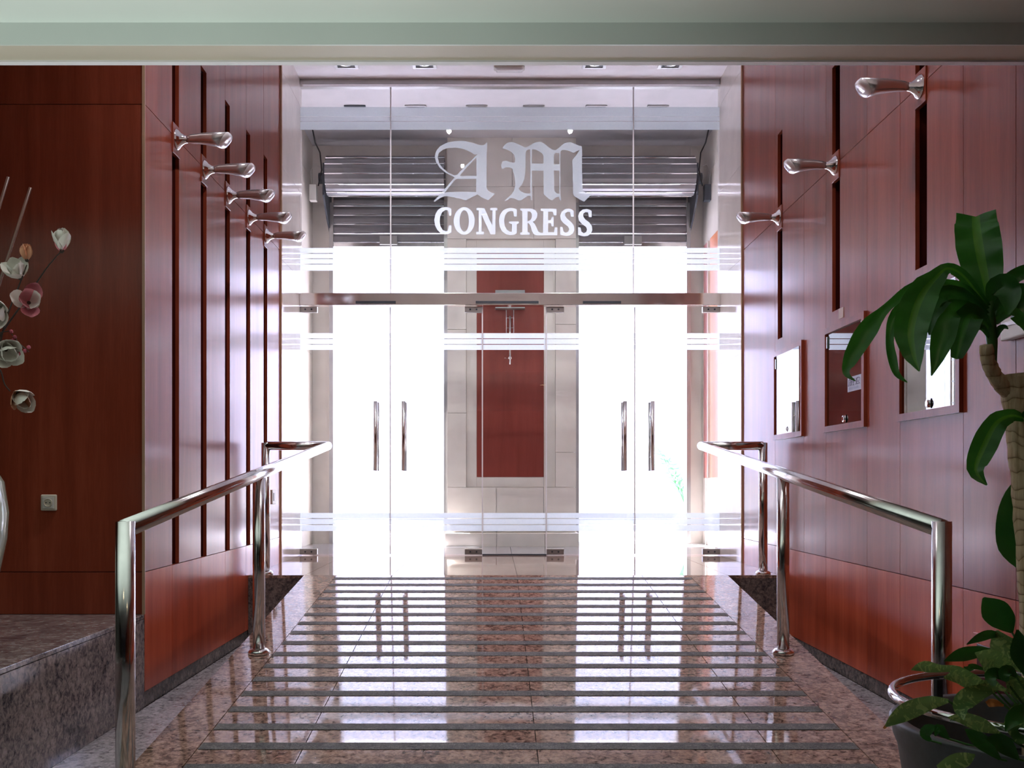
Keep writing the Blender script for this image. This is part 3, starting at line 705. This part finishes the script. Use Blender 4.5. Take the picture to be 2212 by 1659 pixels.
# ------------------------------------------------------------------ central pillar in the porch
YPI = 10.11
pil = thing('pillar', 'cream stone pillar with a recessed red panel standing between the two street openings', 'pillar', (.175, YPI, PL))
of = (.175, YPI, PL)
def pb(name, mat, *a, bev=0.0): return box(name, mat, *a, pil, bev, off=of)
pb('pillar_core', M['stone_m'], -.46, .81, YPI+.06, YB-.001, PL, ZC)
rx0, rx1, rz0, rz1 = -.285, .62, EYE-.055, EYE+2.47
for (a, b, c, d) in ((-.48, .18, EYE+3.0, ZC), (.18, .83, EYE+3.0, ZC), (-.48, .40, rz1, EYE+3.0), (.40, .83, rz1, EYE+3.0), (-.48, rx0, EYE+1.55, rz1), (-.48, rx0, EYE+.7, EYE+1.55), (-.48, rx0, rz0, EYE+.7), (rx1, .83, EYE+1.6, rz1), (rx1, .83, EYE+.30, EYE+1.6), (rx1, .83, rz0, EYE+.30), (-.48, .02, PL+.0, rz0), (.02, .50, PL+.0, rz0), (.50, .83, PL+.0, rz0)):
    pb('stone_slab', M['stone_m'], a+G, b-G, YPI, YPI+.059, c+G, d-G)
for (a, b, c, d) in ((rx0, -.18, rz0, rz1), (.503, rx1, rz0, rz1), (-.18, .503, rz0, EYE+.05), (-.18, .503, EYE+2.37, rz1)):
    pb('recess_slab', M['stone_m'], a+.001, b-.001, YPI+.03, YPI+.0595, c+.001, d-.001)
pb('red_panel', M['red'], -.18, .503, YPI+.022, YPI+.05, EYE+.05, EYE+2.37, bev=.002)
for (a, b) in ((-.49, .02), (.02, .50), (.50, .84)):
    pb('plinth_slab', M['stone_m'], a+G, b-G, YPI-.26, YPI-.001, PL+.0, PL+.13)
for (a, b) in ((-.48, .02), (.02, .83)):
    pb('base_moulding', M['stone_m'], a+G, b-G, YPI-.05, YPI-.0005, PL+.132, PL+.20, bev=.012)
# lamp bracket hanging on the red panel
t = thing('wall_lantern', 'grey metal box lantern with hanging rods on the red panel of the pillar', 'lamp', ((1102-VX)*10/F, YPI+.022, EYE+1.75))
box('box_cover', M['satin'], -.15, .15, -.10, 0, 0, .185, t, .004)
for x in (-.037, .037):
    bm = bmesh.new(); tube(bm, [(x, -.05, -.25), (x, -.05, 0)], .0045, 10); link('side_rod', bm, M['chrome'], t, True)
bm = bmesh.new()
for z in (-.09, -.19): tube(bm, [(-.037, -.05, z), (.037, -.05, z)], .003, 8)
link('cross_bar', bm, M['chrome'], t)
bm = bmesh.new(); tube(bm, [(0, -.05, -.56), (0, -.05, -.07)], .0095, 12); link('centre_rod', bm, M['steel'], t, True)
bm = bmesh.new(); bmesh.ops.create_uvsphere(bm, u_segments=14, v_segments=10, radius=.021); bmesh.ops.translate(bm, verts=bm.verts, vec=(0, -.05, -.495)); link('ball', bm, M['chrome'], t, True)
bm = bmesh.new(); tube(bm, [(-.05, -.05, -.495), (-.05+.05, 0, -.495)], .004, 8); link('stay', bm, M['chrome'], t)

# ------------------------------------------------------------------ roller shutters
def shutter(label, x0, x1, out, ms):
    zc = EYE+3.075; yc = 10.02
    t = thing('roller_shutter', label, 'shutter', ((x0+x1)/2, YB, EYE+2.43), 'rolled metal shutters above the street openings')
    of = Vector(t.location)
    def ad(name, mat, bm, sm=False, par=t):
        bmesh.ops.translate(bm, verts=bm.verts, vec=-of); return link(name, bm, mat, par, sm)
    # coil of slats: one part per slat seen round the roll
    n = 12; r = .19
    ad('coil_core', M['darkmetal'], tube(bmesh.new(), [(x0+.02, yc, zc), (x1-.02, yc, zc)], .17, 20))
    for k in range(n):
        a = 2*PI*k/n+.15; a2 = 2*PI*(k+1)/n+.15
        p = [(yc+r*math.cos(a+.03), zc+r*math.sin(a+.03)), (yc+r*math.cos(a2-.05), zc+r*math.sin(a2-.05))]
        m_ = ((p[0][0]+p[1][0])/2+.012*math.cos((a+a2)/2), (p[0][1]+p[1][1])/2+.012*math.sin((a+a2)/2))
        q = [p[0], m_, p[1], (yc+(r-.014)*math.cos(a2-.05), zc+(r-.014)*math.sin(a2-.05)), (yc+(r-.014)*math.cos(a+.03), zc+(r-.014)*math.sin(a+.03))]
        ad('coil_slat', M['alu'], prism_x(q, x0, x1))
        if math.cos(a) < .2:
            c_, s_ = math.cos(a), math.sin(a)
            ad('slat_rib', M['chrome'], tube(bmesh.new(), [(x0, yc+(r+.002)*c_, zc+(r+.002)*s_), (x1, yc+(r+.002)*c_, zc+(r+.002)*s_)], .008, 8))
    # hanging curtain
    z = zc-.14; k = 0
    while z > EYE+2.47:
        y = YB-.075
        q = [(y, z-.0885), (y-.012, z-.07), (y-.014, z-.03), (y-.006, z-.002), (y+.006, z-.002), (y+.004, z-.0885)]
        ad('slat', M['alu'], prism_x(q, x0+.02, x1-.02))
        ad('slat_rib', M['chrome'], tube(bmesh.new(), [(x0+.02, y-.008, z-.088), (x1-.02, y-.008, z-.088)], .0055, 8))
        z -= .094; k += 1
    ad('bottom_bar', M['steel'], bx(bmesh.new(), x0+.02, x1-.02, YB-.095, YB-.06, EYE+2.425, z+.0, .003))
    xm = (x0+x1)/2
    ad('lock_box', M['satin'], bx(bmesh.new(), xm-.09, xm+.09, YB-.12, YB-.095, EYE+2.44, EYE+2.53, .003))
    for xx in (x0, x1): ad('guide_rail', M['satin'], bx(bmesh.new(), xx-.02, xx+.02, YB-.11, YB-.001, PL, zc-.2))
    # end bracket with motor
    xe = x0 if ms < 0 else x1
    ad('end_bracket', M['darkmetal'], prism_x([(yc-.12, zc+.10), (yc+.02, zc+.14), (YB-.001, zc+.05), (YB-.001, zc-.52), (yc+.10, zc-.40), (yc-.12, zc-.22)], min(xe+ms*.012, xe+ms*.03), max(xe+ms*.012, xe+ms*.03)))
    ad('motor', M['darkmetal'], tube(bmesh.new(), [(xe+ms*.03, yc, zc-.02), (xe+ms*.085, yc, zc-.02)], .055, 18))
    ad('junction_box', M['whiteplastic'] if ms < 0 else M['darkmetal'], bx(bmesh.new(), min(xe+ms*.10, xe+ms*.17), max(xe+ms*.10, xe+ms*.17), yc-.08, yc-.0, zc-.26, zc-.10, .004))
    xx = xe+ms*.125
    cbl = [(xx-ms*.0, yc-.15, ZC-.0), (xx-ms*.02, yc-.1, ZC-.12), (xx-ms*.06, yc-.06, zc+.22), (xx-ms*.075, yc-.05, zc+.05), (xx-ms*.04, yc-.05, zc-.11)]
    ad('cable', M['black'], tube(bmesh.new(), cbl, .007, 8))
    cb2 = [(xx+ms*.02, yc-.06, zc-.11), (xx+ms*.035, yc-.07, zc+.02), (xx+ms*.0, yc-.07, zc+.10), (xx-ms*.06, yc-.05, zc+.08), (xx-ms*.075, yc-.02, zc)]
    ad('thin_cable', M['whiteplastic'], tube(bmesh.new(), cb2, .003, 6))
    return t
shutter('rolled-up grey metal shutter above the left street opening', -1.68, -.50, -1, -1)
shutter('rolled-up grey metal shutter above the right street opening', .85, 2.00, 1, 1)

# ------------------------------------------------------------------ street
gr = box('floor_street', M['street'], -40, 40, YB+.36, 60, .2, .42, kind='structure')
bld = thing('building', 'pale sunlit building across the street seen through the glass doors', 'building', (0, 21, .42))
def bb(name, mat, *a, par=None, bev=0): return box(name, mat, *a, par or bld, bev, off=(0, 21, .42))
bb('facade_wall', M['facade'], -18, 18, 21, 26, .42, 11.5)
bb('cornice', M['facade'], -18.3, 18.3, 20.7, 21, 11.2, 11.6); bb('plinth_band', M['stone_m'], -18, 18, 20.93, 21, .42, 1.2)
for X in (-9.3, -6.2, 6.5, 9.6):
    for z in (2.3, 5.5, 8.6):
        f_ = bb('window', M['terracotta'], X-.62, X+.62, 20.93, 20.999, z-.1, z+1.9)
        bb('louvre_shutter', M['louver'], X-.52, X+.52, 20.90, 20.929, z, z+1.8, par=f_)
        bm = bmesh.new()
        for k in range(14): bx(bm, X-.5, X+.5, -.125, -.10, z-.42+.05+k*.125, z-.42+.12+k*.125)
        link('louvre_slats', bm, M['louver'], f_)
        bm = bmesh.new()
        for k in range(4): bx(bm, X-.52+k*.34-.012, X-.52+k*.34+.012, -.15, -.13, z-.42, z+1.38)
        for k in range(5): bx(bm, X-.52, X+.52, -.15, -.13, z-.42+k*.45-.012, z-.42+k*.45+.012)
        link('window_grille', bm, M['whiteplastic'], f_)
# potted palm outside
t = thing('potted_palm', 'small potted palm outside on the sunlit street behind the right doors', 'plant', (2.40, 12.4, .42))
bm = bmesh.new(); lathe(bm, [(.13, 0), (.18, .30), (.19, .32), (.17, .32), (.16, .28)], 20); link('planter', bm, M['terracotta'], t, True)
random.seed(11)
for k in range(11):
    a = k*2*PI/11+random.random()*.4; L = .55+random.random()*.15; h = .55+random.random()*.35
    bm = bmesh.new(); prev = None
    cl = [Vector((math.cos(a)*L*u, math.sin(a)*L*u, .32+h*math.sin(u*2.0))) for u in [j/12 for j in range(13)]]
    side = Vector((-math.sin(a), math.cos(a), 0))
    for j in range(2, 12):
        c_ = cl[j]; d = (cl[j+1]-cl[j]); wl_ = .15*math.sin(PI*j/13)+.03
        for s in (-1, 1):
            v1 = bm.verts.new(c_); v2 = bm.verts.new(c_+d*.5); v3 = bm.verts.new(c_+d*1.6+side*s*wl_+Vector((0, 0, -.04)))
            bm.faces.new((v1, v2, v3))
    tube(bm, cl, [.006*(1-j/14) for j in range(13)], 6)
    link('frond', bm, M['palm'], t)

# ------------------------------------------------------------------ leaf builder
def leaf(parent, org, pts, widths, mat, name='leaf', across=4, cup=.25, dirv=None, wave=0.0, stripe=None):
    pts = [Vector(p) for p in pts]
    # resample with Catmull-Rom
    P2, W2 = [], []
    n = len(pts)
    for i in range(n-1):
        p0, p1, p2, p3 = pts[max(i-1, 0)], pts[i], pts[i+1], pts[min(i+2, n-1)]
        w0, w1, w2, w3 = widths[max(i-1, 0)], widths[i], widths[i+1], widths[min(i+2, n-1)]
        for k in range(4):
            u = k/4
            f = lambda a, b, c, d: .5*((2*b)+(c-a)*u+(2*a-5*b+4*c-d)*u*u+(3*b-a-3*c+d)*u**3)
            P2.append(f(p0, p1, p2, p3)); W2.append(max(f(w0, w1, w2, w3), .0004))
    P2.append(pts[-1]); W2.append(widths[-1])
    bm = bmesh.new(); rows_ = []
    view = Vector((0, 0, EYE))
    for i, p in enumerate(P2):
        d = (P2[min(i+1, len(P2)-1)]-P2[max(i-1, 0)]).normalized()
        nn = dirv if dirv else (view-p).normalized()
        s = d.cross(nn).normalized(); up = s.cross(d).normalized()
        row = []
        for k in range(across+1):
            v = (k/across-.5)*2
            wv = wave*math.sin(i*1.7+v)*W2[i]
            row.append(bm.verts.new(p-org+s*v*W2[i]/2+up*(abs(v)*cup*W2[i]*.5+wv*abs(v))))
        rows_.append(row)
    for a, b in zip(rows_, rows_[1:]):
        for k in range(across): bm.faces.new((a[k], a[k+1], b[k+1], b[k]))
    o = link(name, bm, mat, parent, True)
    if stripe:
        o.data.materials.append(stripe); mid = across//2
        for pi, p in enumerate(o.data.polygons):
            if pi % across in (mid, mid-1) if across % 2 == 0 else pi % across == mid: p.material_index = 1
    return o
def LP(seq, D0, D1):
    n = len(seq)
    return [P(x, y, D0+(D1-D0)*i/(n-1)) for i, (x, y) in enumerate(seq)]

# ------------------------------------------------------------------ planter with dracaena and chinese evergreen
pc = Vector((1.281, 2.30, 0))
t = thing('plant_pot', 'round dark grey plastic plant pot at the foot of the ramp', 'pot', pc)
RZ = .53
bm = bmesh.new(); lathe(bm, [(.235, 0), (.255, .02), (.325, RZ-.07), (.335, RZ-.045), (.338, RZ-.02), (.344, RZ-.006), (.338, RZ), (.312, RZ-.004), (.303, RZ-.02), (.296, RZ-.12), (.28, RZ-.16)], 56)
link('pot_body', bm, M['pot'], t, True)
bm = bmesh.new(); lathe(bm, [(.29, RZ-.13), (.15, RZ-.115), (.02, RZ-.11)], 32); link('soil', bm, M['soil'], t, True)
ring = bmesh.new(); tube(ring, [(.337*math.cos(2*PI*k/64), .337*math.sin(2*PI*k/64), RZ+.052) for k in range(64)], .0105, 14, closed=True)
link('chrome_hoop', ring, M['chrome'], t, True)
for a in (math.radians(112), math.radians(222), math.radians(340)):
    c_, s_ = math.cos(a), math.sin(a)
    bm = bmesh.new(); bx(bm, .318, .330, -.011, .011, RZ-.12, RZ+.045, .002)
    bmesh.ops.rotate(bm, verts=bm.verts, cent=(0, 0, 0), matrix=Matrix.Rotation(a, 3, 'Z')); link('hoop_bracket', bm, M['darkmetal'], t)

tz = RZ-.12
org = Vector((1.29, 2.33, tz))
t = thing('dracaena', 'tall corn plant with a thick cane and long drooping green leaves in the grey pot', 'plant', org)
s_ = 2150/2.33
bm = bmesh.new()
tr = LP([(2194, 808), (2199, 860), (2210, 930), (2219, 1040), (2232, 1200), (2244, 1400), (2252, 1600)], 2.33, 2.33)
rr = [.037, .035, .036, .035, .036, .038, .042]
pts_, rad_ = [], []
for i in range(len(tr)-1):
    for k in range(6):
        u = k/6; pts_.append(tr[i].lerp(tr[i+1], u)); rad_.append((rr[i]*(1-u)+rr[i+1]*u)*(1+random.uniform(-.035, .035)))
pts_.append(tr[-1]); rad_.append(.042)
pts_[-1].z = tz-.02
tube(bm, [p-org for p in pts_], rad_, 18)
for v in bm.verts: v.co += Vector((random.uniform(-1, 1), random.uniform(-1, 1), 0))*.0012
link('trunk', bm, M['bark'], t, True)
br = LP([(2188, 850), (2168, 838), (2148, 810), (2134, 780), (2130, 745)], 2.33, 2.30)
bm = bmesh.new(); pts2, rad2 = [], []
for i in range(4):
    for k in range(5): pts2.append(br[i].lerp(br[i+1], k/5)-org); rad2.append((.018-.0010*i)*(1+(.10 if k % 2 else 0)))
pts2.append(br[-1]-org); rad2.append(.0135)
tube(bm, pts2, rad2, 14); link('cut_branch', bm, M['bark'], t, True)
bm = bmesh.new(); tube(bm, [p-org for p in LP([(2144, 790), (2143, 740), (2138, 690), (2140, 640)], 2.31, 2.30)], [.009, .012, .013, .006], 12); link('green_stem', bm, M['stalk'], t, True)
w = lambda *a: [x/s_ for x in a]
DL = [
 ([(2142, 690), (2132, 620), (2118, 550), (2110, 500), (2108, 468)], w(14, 62, 88, 86, 76), 2.30, 2.36, 'leafd', 'leafl'),
 ([(2136, 665), (2085, 600), (2052, 580), (2030, 592), (1990, 640), (1968, 710), (1974, 765), (1986, 802)], w(12, 22, 22, 30, 62, 66, 42, 3), 2.30, 2.12, 'leafd', 'leafl'),
 ([(2136, 672), (2085, 625), (2040, 612), (1975, 622), (1915, 665), (1872, 715), (1840, 770), (1828, 805), (1848, 823)], w(10, 20, 18, 26, 18, 40, 32, 14, 2), 2.30, 2.16, 'leafd', None),
 ([(2134, 682), (2080, 640), (2040, 640), (2012, 680), (2008, 724)], w(12, 28, 40, 34, 4), 2.30, 2.22, 'leafb', None),
 ([(2136, 692), (2090, 668), (2050, 678), (2034, 740), (2012, 812)], w(12, 30, 48, 46, 3), 2.30, 2.20, 'leafd', None),
 ([(2060, 620), (1975, 645), (1935, 680), (1922, 730), (1928, 775), (1938, 808), (1960, 826)], w(6, 16, 24, 16, 18, 12, 2), 2.28, 2.2, 'leafd', None),
 ([(2140, 712), (2118, 690), (2094, 684), (2080, 720), (2066, 776)], w(10, 30, 52, 54, 22), 2.30, 2.22, 'leafb', 'leafd'),
 ([(2142, 660), (2150, 628), (2168, 618), (2182, 645), (2176, 680)], w(14, 40, 52, 44, 8), 2.30, 2.22, 'leafd', None),
 ([(2146, 650), (2175, 610), (2205, 590), (2240, 578)], w(12, 28, 30, 20), 2.30, 2.30, 'leafb', None),
 ([(2146, 680), (2185, 640), (2222, 650), (2245, 700)], w(14, 46, 50, 20), 2.30, 2.2, 'leafd', None),
 ([(2148, 700), (2180, 668), (2210, 690), (2222, 722)], w(12, 34, 30, 6), 2.31, 2.36, 'leafb', None),
 ([(2148, 735), (2158, 712), (2170, 706), (2178, 711)], w(8, 14, 10, 2), 2.30, 2.28, 'leafb', None),
 ([(2138, 730), (2122, 708), (2106, 710), (2104, 724)], w(6, 12, 12, 2), 2.30, 2.26, 'leafb', None),
 ([(2140, 690), (2110, 655), (2075, 650), (2045, 660)], w(10, 18, 18, 4), 2.31, 2.38, 'leafb', None),
 ([(2138, 660), (2095, 612), (2068, 622), (2040, 618)], w(8, 20, 18, 3), 2.31, 2.40, 'leafb', None),
 ([(2215, 905), (2185, 898), (2152, 915), (2125, 965), (2108, 1015), (2132, 1048)], w(12, 26, 42, 50, 34, 3), 2.30, 2.20, 'leafd', 'leafl'),
 ([(2230, 1030), (2200, 1060), (2180, 1115), (2184, 1180), (2206, 1228)], w(8, 40, 48, 52, 10), 2.36, 2.38, 'leafb', None),
 ([(2212, 905), (2235, 890), (2270, 930)], w(10, 30, 6), 2.30, 2.2, 'leafd', None),
]
for seq, ww, d0, d1, mt, stp in DL:
    leaf(t, org, LP(seq, d0, d1), ww, M[mt], across=10 if stp else 4, cup=.38, wave=.13, stripe=M[stp] if stp else None)

org2 = Vector((1.26, 2.16, tz))
t = thing('chinese_evergreen', 'low mottled green leafy plant spilling over the hoop of the grey pot', 'plant', org2)
AL = [
 ([(2186, 1366), (2168, 1340), (2142, 1312), (2124, 1291)], (6, 48, 56, 6), 2.20, 2.18, 'leafb'),
 ([(2162, 1374), (2140, 1370), (2115, 1378), (2088, 1392)], (4, 18, 18, 2), 2.22, 2.12, 'leafb'),
 ([(2208, 1452), (2185, 1415), (2164, 1390), (2152, 1362)], (6, 52, 54, 8), 2.20, 2.20, 'leafa'),
 ([(2146, 1404), (2110, 1408), (2072, 1416), (2039, 1428)], (4, 24, 28, 2), 2.22, 2.10, 'leafb'),
 ([(2186, 1462), (2162, 1444), (2132, 1422), (2106, 1410)], (6, 50, 50, 3), 2.14, 2.04, 'leafa'),
 ([(2110, 1462), (2070, 1446), (2030, 1444), (1995, 1440), (1968, 1447)], (5, 14, 16, 24, 2), 2.12, 1.98, 'leafa'),
 ([(2136, 1488), (2105, 1474), (2070, 1462), (2038, 1464)], (6, 30, 34, 4), 2.10, 1.98, 'leafa'),
 ([(2180, 1494), (2150, 1482), (2125, 1478), (2108, 1488)], (4, 16, 18, 3), 2.12, 2.06, 'leafa'),
 ([(2048, 1514), (2010, 1518), (1965, 1534), (1935, 1552), (1910, 1571)], (8, 28, 38, 28, 2), 2.02, 1.90, 'leafa'),
 ([(2152, 1492), (2115, 1496), (2088, 1510), (2076, 1532), (2083, 1556)], (4, 32, 42, 34, 2), 2.06, 1.94, 'leafa'),
 ([(2215, 1606), (2202, 1560), (2196, 1520)], (30, 60, 10), 2.02, 2.04, 'leafa'),
 ([(2160, 1584), (2120, 1566), (2080, 1552), (2048, 1550)], (4, 30, 26, 3), 2.02, 2.0, 'leafa'),
 ([(2032, 1668), (2060, 1648), (2085, 1640), (2106, 1630)], (30, 34, 28, 3), 1.86, 1.90, 'leafa'),
 ([(2172, 1470), (2155, 1455), (2140, 1462), (2148, 1482)], (6, 24, 26, 8), 2.06, 2.02, 'leafb'),
 ([(2196, 1462), (2180, 1448), (2170, 1456), (2176, 1472)], (6, 22, 26, 8), 2.04, 2.02, 'leafb'),
 ([(2230, 1470), (2215, 1430), (2206, 1400), (2198, 1360)], (8, 40, 46, 4), 2.16, 2.14, 'leafb'),
 ([(2225, 1520), (2205, 1490), (2188, 1470), (2172, 1452)], (8, 44, 40, 3), 2.10, 2.04, 'leafa'),
 ([(2130, 1448), (2105, 1440), (2090, 1444), (2082, 1440)], (3, 12, 14, 2), 2.18, 2.12, 'leafb'),
 ([(2010, 1600), (1998, 1586), (2008, 1574), (2026, 1570)], (6, 20, 22, 4), 2.16, 2.12, 'leafb'),
 ([(2050, 1596), (2036, 1582), (2028, 1572), (2020, 1590)], (5, 18, 18, 3), 2.12, 2.12, 'leafb'),
 ([(2160, 1640), (2130, 1610), (2105, 1590), (2085, 1575)], (6, 30, 30, 4), 2.04, 2.02, 'leafb'),
 ([(2200, 1640), (2175, 1615), (2155, 1600), (2130, 1596)], (6, 34, 34, 4), 1.98, 1.98, 'leafb'),
 ([(2240, 1560), (2215, 1540), (2190, 1552), (2172, 1580)], (8, 34, 34, 4), 1.98, 1.94, 'leafb'),
]
s2 = 2150/2.1
for seq, ww, d0, d1, mt in AL:
    pts_ = LP(seq, d0, d1)
    leaf(t, org2, pts_, [x*(d0+d1)/2/F for x in ww], M[mt], across=4, cup=.30, wave=.03)
    b0 = pts_[0]; root = Vector((1.25+(b0.x-1.2)*.25, 2.14, tz-.01))
    bm = bmesh.new(); mid = b0.lerp(root, .5)+Vector((.02, 0, .03))
    tube(bm, [b0-org2, mid-org2, root-org2], [.0022, .003, .004], 6); link('stalk', bm, M['stalk'], t, True)
o = leaf(t, org2, LP([(2132, 1522), (2145, 1518), (2168, 1524)], 2.0, 2.0), [.012, .016, .004], M['leafdead'], name='withered_leaf', wave=.2); o['label'] = 'withered orange leaf'
o = leaf(t, org2, LP([(1913, 1569), (1909, 1574)], 1.899, 1.897), [.006, .004], M['leafdead'], name='withered_tip')

# ------------------------------------------------------------------ vase with magnolia branches on the ledge
vc = Vector((-2.07, 3.8, PL))
t = thing('vase', 'pale glazed floor vase on the granite ledge at the left edge', 'vase', vc)
bm = bmesh.new(); lathe(bm, [(.10, 0), (.11, .02), (.15, .22), (.19, .42), (.196, .52), (.18, .64), (.12, .74), (.085, .78), (.095, .82), (.10, .83), (.085, .825), (.08, .78)], 40); link('vase_body', bm, M['vase'], t, True)
bm = bmesh.new(); lathe(bm, [(.102, .815), (.108, .826), (.104, .834), (.094, .830)], 40); link('vase_lip', bm, M['vase'], t, True)
mouth = vc+Vector((.0, 0, .80))
def petal_mesh(name, L, W, cupz, mat):
    bm = bmesh.new(); rows_ = []
    for i in range(7):
        u = i/6; wv = W*math.sin(PI*min(1, u*.93+.05))**.7; row = []
        for k in range(5):
            v = (k/4-.5)*2
            row.append(bm.verts.new((L*u*math.cos(cupz*u*.6), v*wv/2, L*u*math.sin(cupz*u*.6)+abs(v)**2*wv*.22)))
        rows_.append(row)
    for a, b in zip(rows_, rows_[1:]):
        for k in range(4): bm.faces.new((a[k], a[k+1], b[k+1], b[k]))
    me = bpy.data.meshes.new(name); bm.to_mesh(me); bm.free(); me.materials.append(mat)
    for p in me.polygons: p.use_smooth = True
    return me
PM = {k: petal_mesh('petal', .070, .052, .75, M[k]) for k in ('petalw', 'petalp', 'petalo')}
def flower(branch, org, pos, axis, mat, mat2, openness, n=6, size=1.0):
    ax = Vector(axis).normalized(); q = ax.to_track_quat('Z', 'Y')
    bm = bmesh.new(); bmesh.ops.create_uvsphere(bm, u_segments=10, v_segments=6, radius=.008*size)
    fl_ = link('flower', bm, M['twig'], branch, True); fl_.location = pos-org
    for k in range(n):
        lay = openness*1.15 if k % 2 else openness*.75
        o = bpy.data.objects.new('petal', PM[mat if (k % 3 or mat2 is None) else mat2]); C.objects.link(o); o.parent = fl_
        rot = q.to_matrix().to_4x4() @ Matrix.Rotation(2*PI*k/n+.3, 4, 'Z') @ Matrix.Rotation(-(PI/2-lay), 4, 'Y')
        o.matrix_local = rot @ Matrix.Scale(size, 4)
    return fl_
def branch(name, label, cat, group, px, D, mat, r=.004):
    pts = [mouth]+[P(x, y, D) for x, y in px]
    b = thing(name, label, cat, mouth)
    b['group'] = group
    if group is None: del b['group']
    bm = bmesh.new(); out = []
    for i in range(len(pts)-1):
        p0, p1, p2, p3 = pts[max(i-1, 0)], pts[i], pts[i+1], pts[min(i+2, len(pts)-1)]
        for k in range(5):
            u = k/5; out.append(.5*((2*p1)+(p2-p0)*u+(2*p0-5*p1+4*p2-p3)*u*u+(3*p1-p0-3*p2+p3)*u**3))
    out.append(pts[-1])
    nn = len(out); tube(bm, [p-mouth for p in out], [r*(1-.5*i/nn) for i in range(nn)], 8); link('stem', bm, mat, b, True)
    return b
g_ = 'magnolia branches in the vase'
b = branch('magnolia_branch', 'upper magnolia branch with a pink-hearted bud at its tip', 'flower', g_, [(-20, 760), (60, 640), (100, 580), (133, 542)], 3.72, M['twig'])
flower(b, mouth, P(133, 543, 3.72), (.2, -.5, .8), 'petalp', None, .55, 5, .95); flower(b, mouth, P(134, 540, 3.715), (.15, -.5, .8), 'petalw', None, .75, 6, 1.15)
flower(b, mouth, P(44, 600, 3.72), (.0, -.6, .5), 'petalw', None, 1.05, 7, 1.15); flower(b, mouth, P(58, 562, 3.70), (.05, -.2, 1), 'petalo', None, .35, 5, .85)
b = branch('magnolia_branch', 'middle magnolia branch with a wide open pink and white flower', 'flower', g_, [(-30, 860), (10, 700), (40, 620), (58, 572)], 3.68, M['twig'])
flower(b, mouth, P(62, 655, 3.66), (.45, -.8, .1), 'petalp', 'petalw', 1.15, 7, 1.25); flower(b, mouth, P(8, 672, 3.66), (-.1, -.9, -.3), 'petalw', None, 1.0, 7, 1.35)
b = branch('magnolia_branch', 'lower magnolia branch with drooping white flowers and tiny pink buds', 'flower', g_, [(-40, 900), (-5, 800), (10, 830), (22, 845)], 3.70, M['twig'])
flower(b, mouth, P(12, 755, 3.66), (.5, -.7, -.3), 'petalw', None, .95, 8, 1.35); flower(b, mouth, P(38, 850, 3.68), (.5, -.5, -.4), 'petalw', 'petalo', .85, 6, 1.35)
bm = bmesh.new(); random.seed(5)
tw = [P(20, 715, 3.66)-mouth, P(40, 740, 3.66)-mouth, P(62, 760, 3.66)-mouth]; tube(bm, [P(-10, 720, 3.68)-mouth]+tw, .002, 6); link('twiglet', bm, M['twig'], b)
for (x, y) in ((24, 716), (32, 728), (62, 750), (42, 764), (54, 758), (28, 735)):
    bm = bmesh.new(); bmesh.ops.create_icosphere(bm, subdivisions=1, radius=.008); bmesh.ops.translate(bm, verts=bm.verts, vec=P(x, y, 3.655)-mouth); link('bud', bm, M['petalr'], b, True)
for (p0, p1, lb) in (((-30, 700), (66, 405), 'long dark bamboo cane leaning right above the magnolias'), ((-60, 640), (18, 382), 'shorter dark bamboo cane at the very left edge')):
    b = thing('bamboo_cane', lb, 'cane', mouth); b['group'] = 'bamboo canes in the vase'
    bm = bmesh.new(); tube(bm, [(0, 0, 0), P(*p0, 3.78)-mouth, P(*p1, 3.78)-mouth], [.006, .006, .0055], 10); link('cane', bm, M['cane'], b, True)

# ------------------------------------------------------------------ lobby ceiling lamps (behind the camera)
for i, (x, y) in enumerate(((-1.2, 1.0), (.8, 1.0))):
    z = EYE+1.598
    t = thing('lobby_downlight', ['round warm downlight in the low lobby ceiling above the left side of the camera', 'round warm downlight in the low lobby ceiling nearer the right wall and plant'][i], 'ceiling light', (x, y, z), 'lobby ceiling downlights')
    bm = bmesh.new(); lathe(bm, [(.09, 0), (.09, -.008), (.07, -.010), (.065, -.002)], 24); link('rim', bm, M['satin'], t, True)
    bm = bmesh.new(); lathe(bm, [(.062, -.004), (.03, -.006), (.001, -.006)], 20); link('bulb', bm, M['lampglow'], t, True)
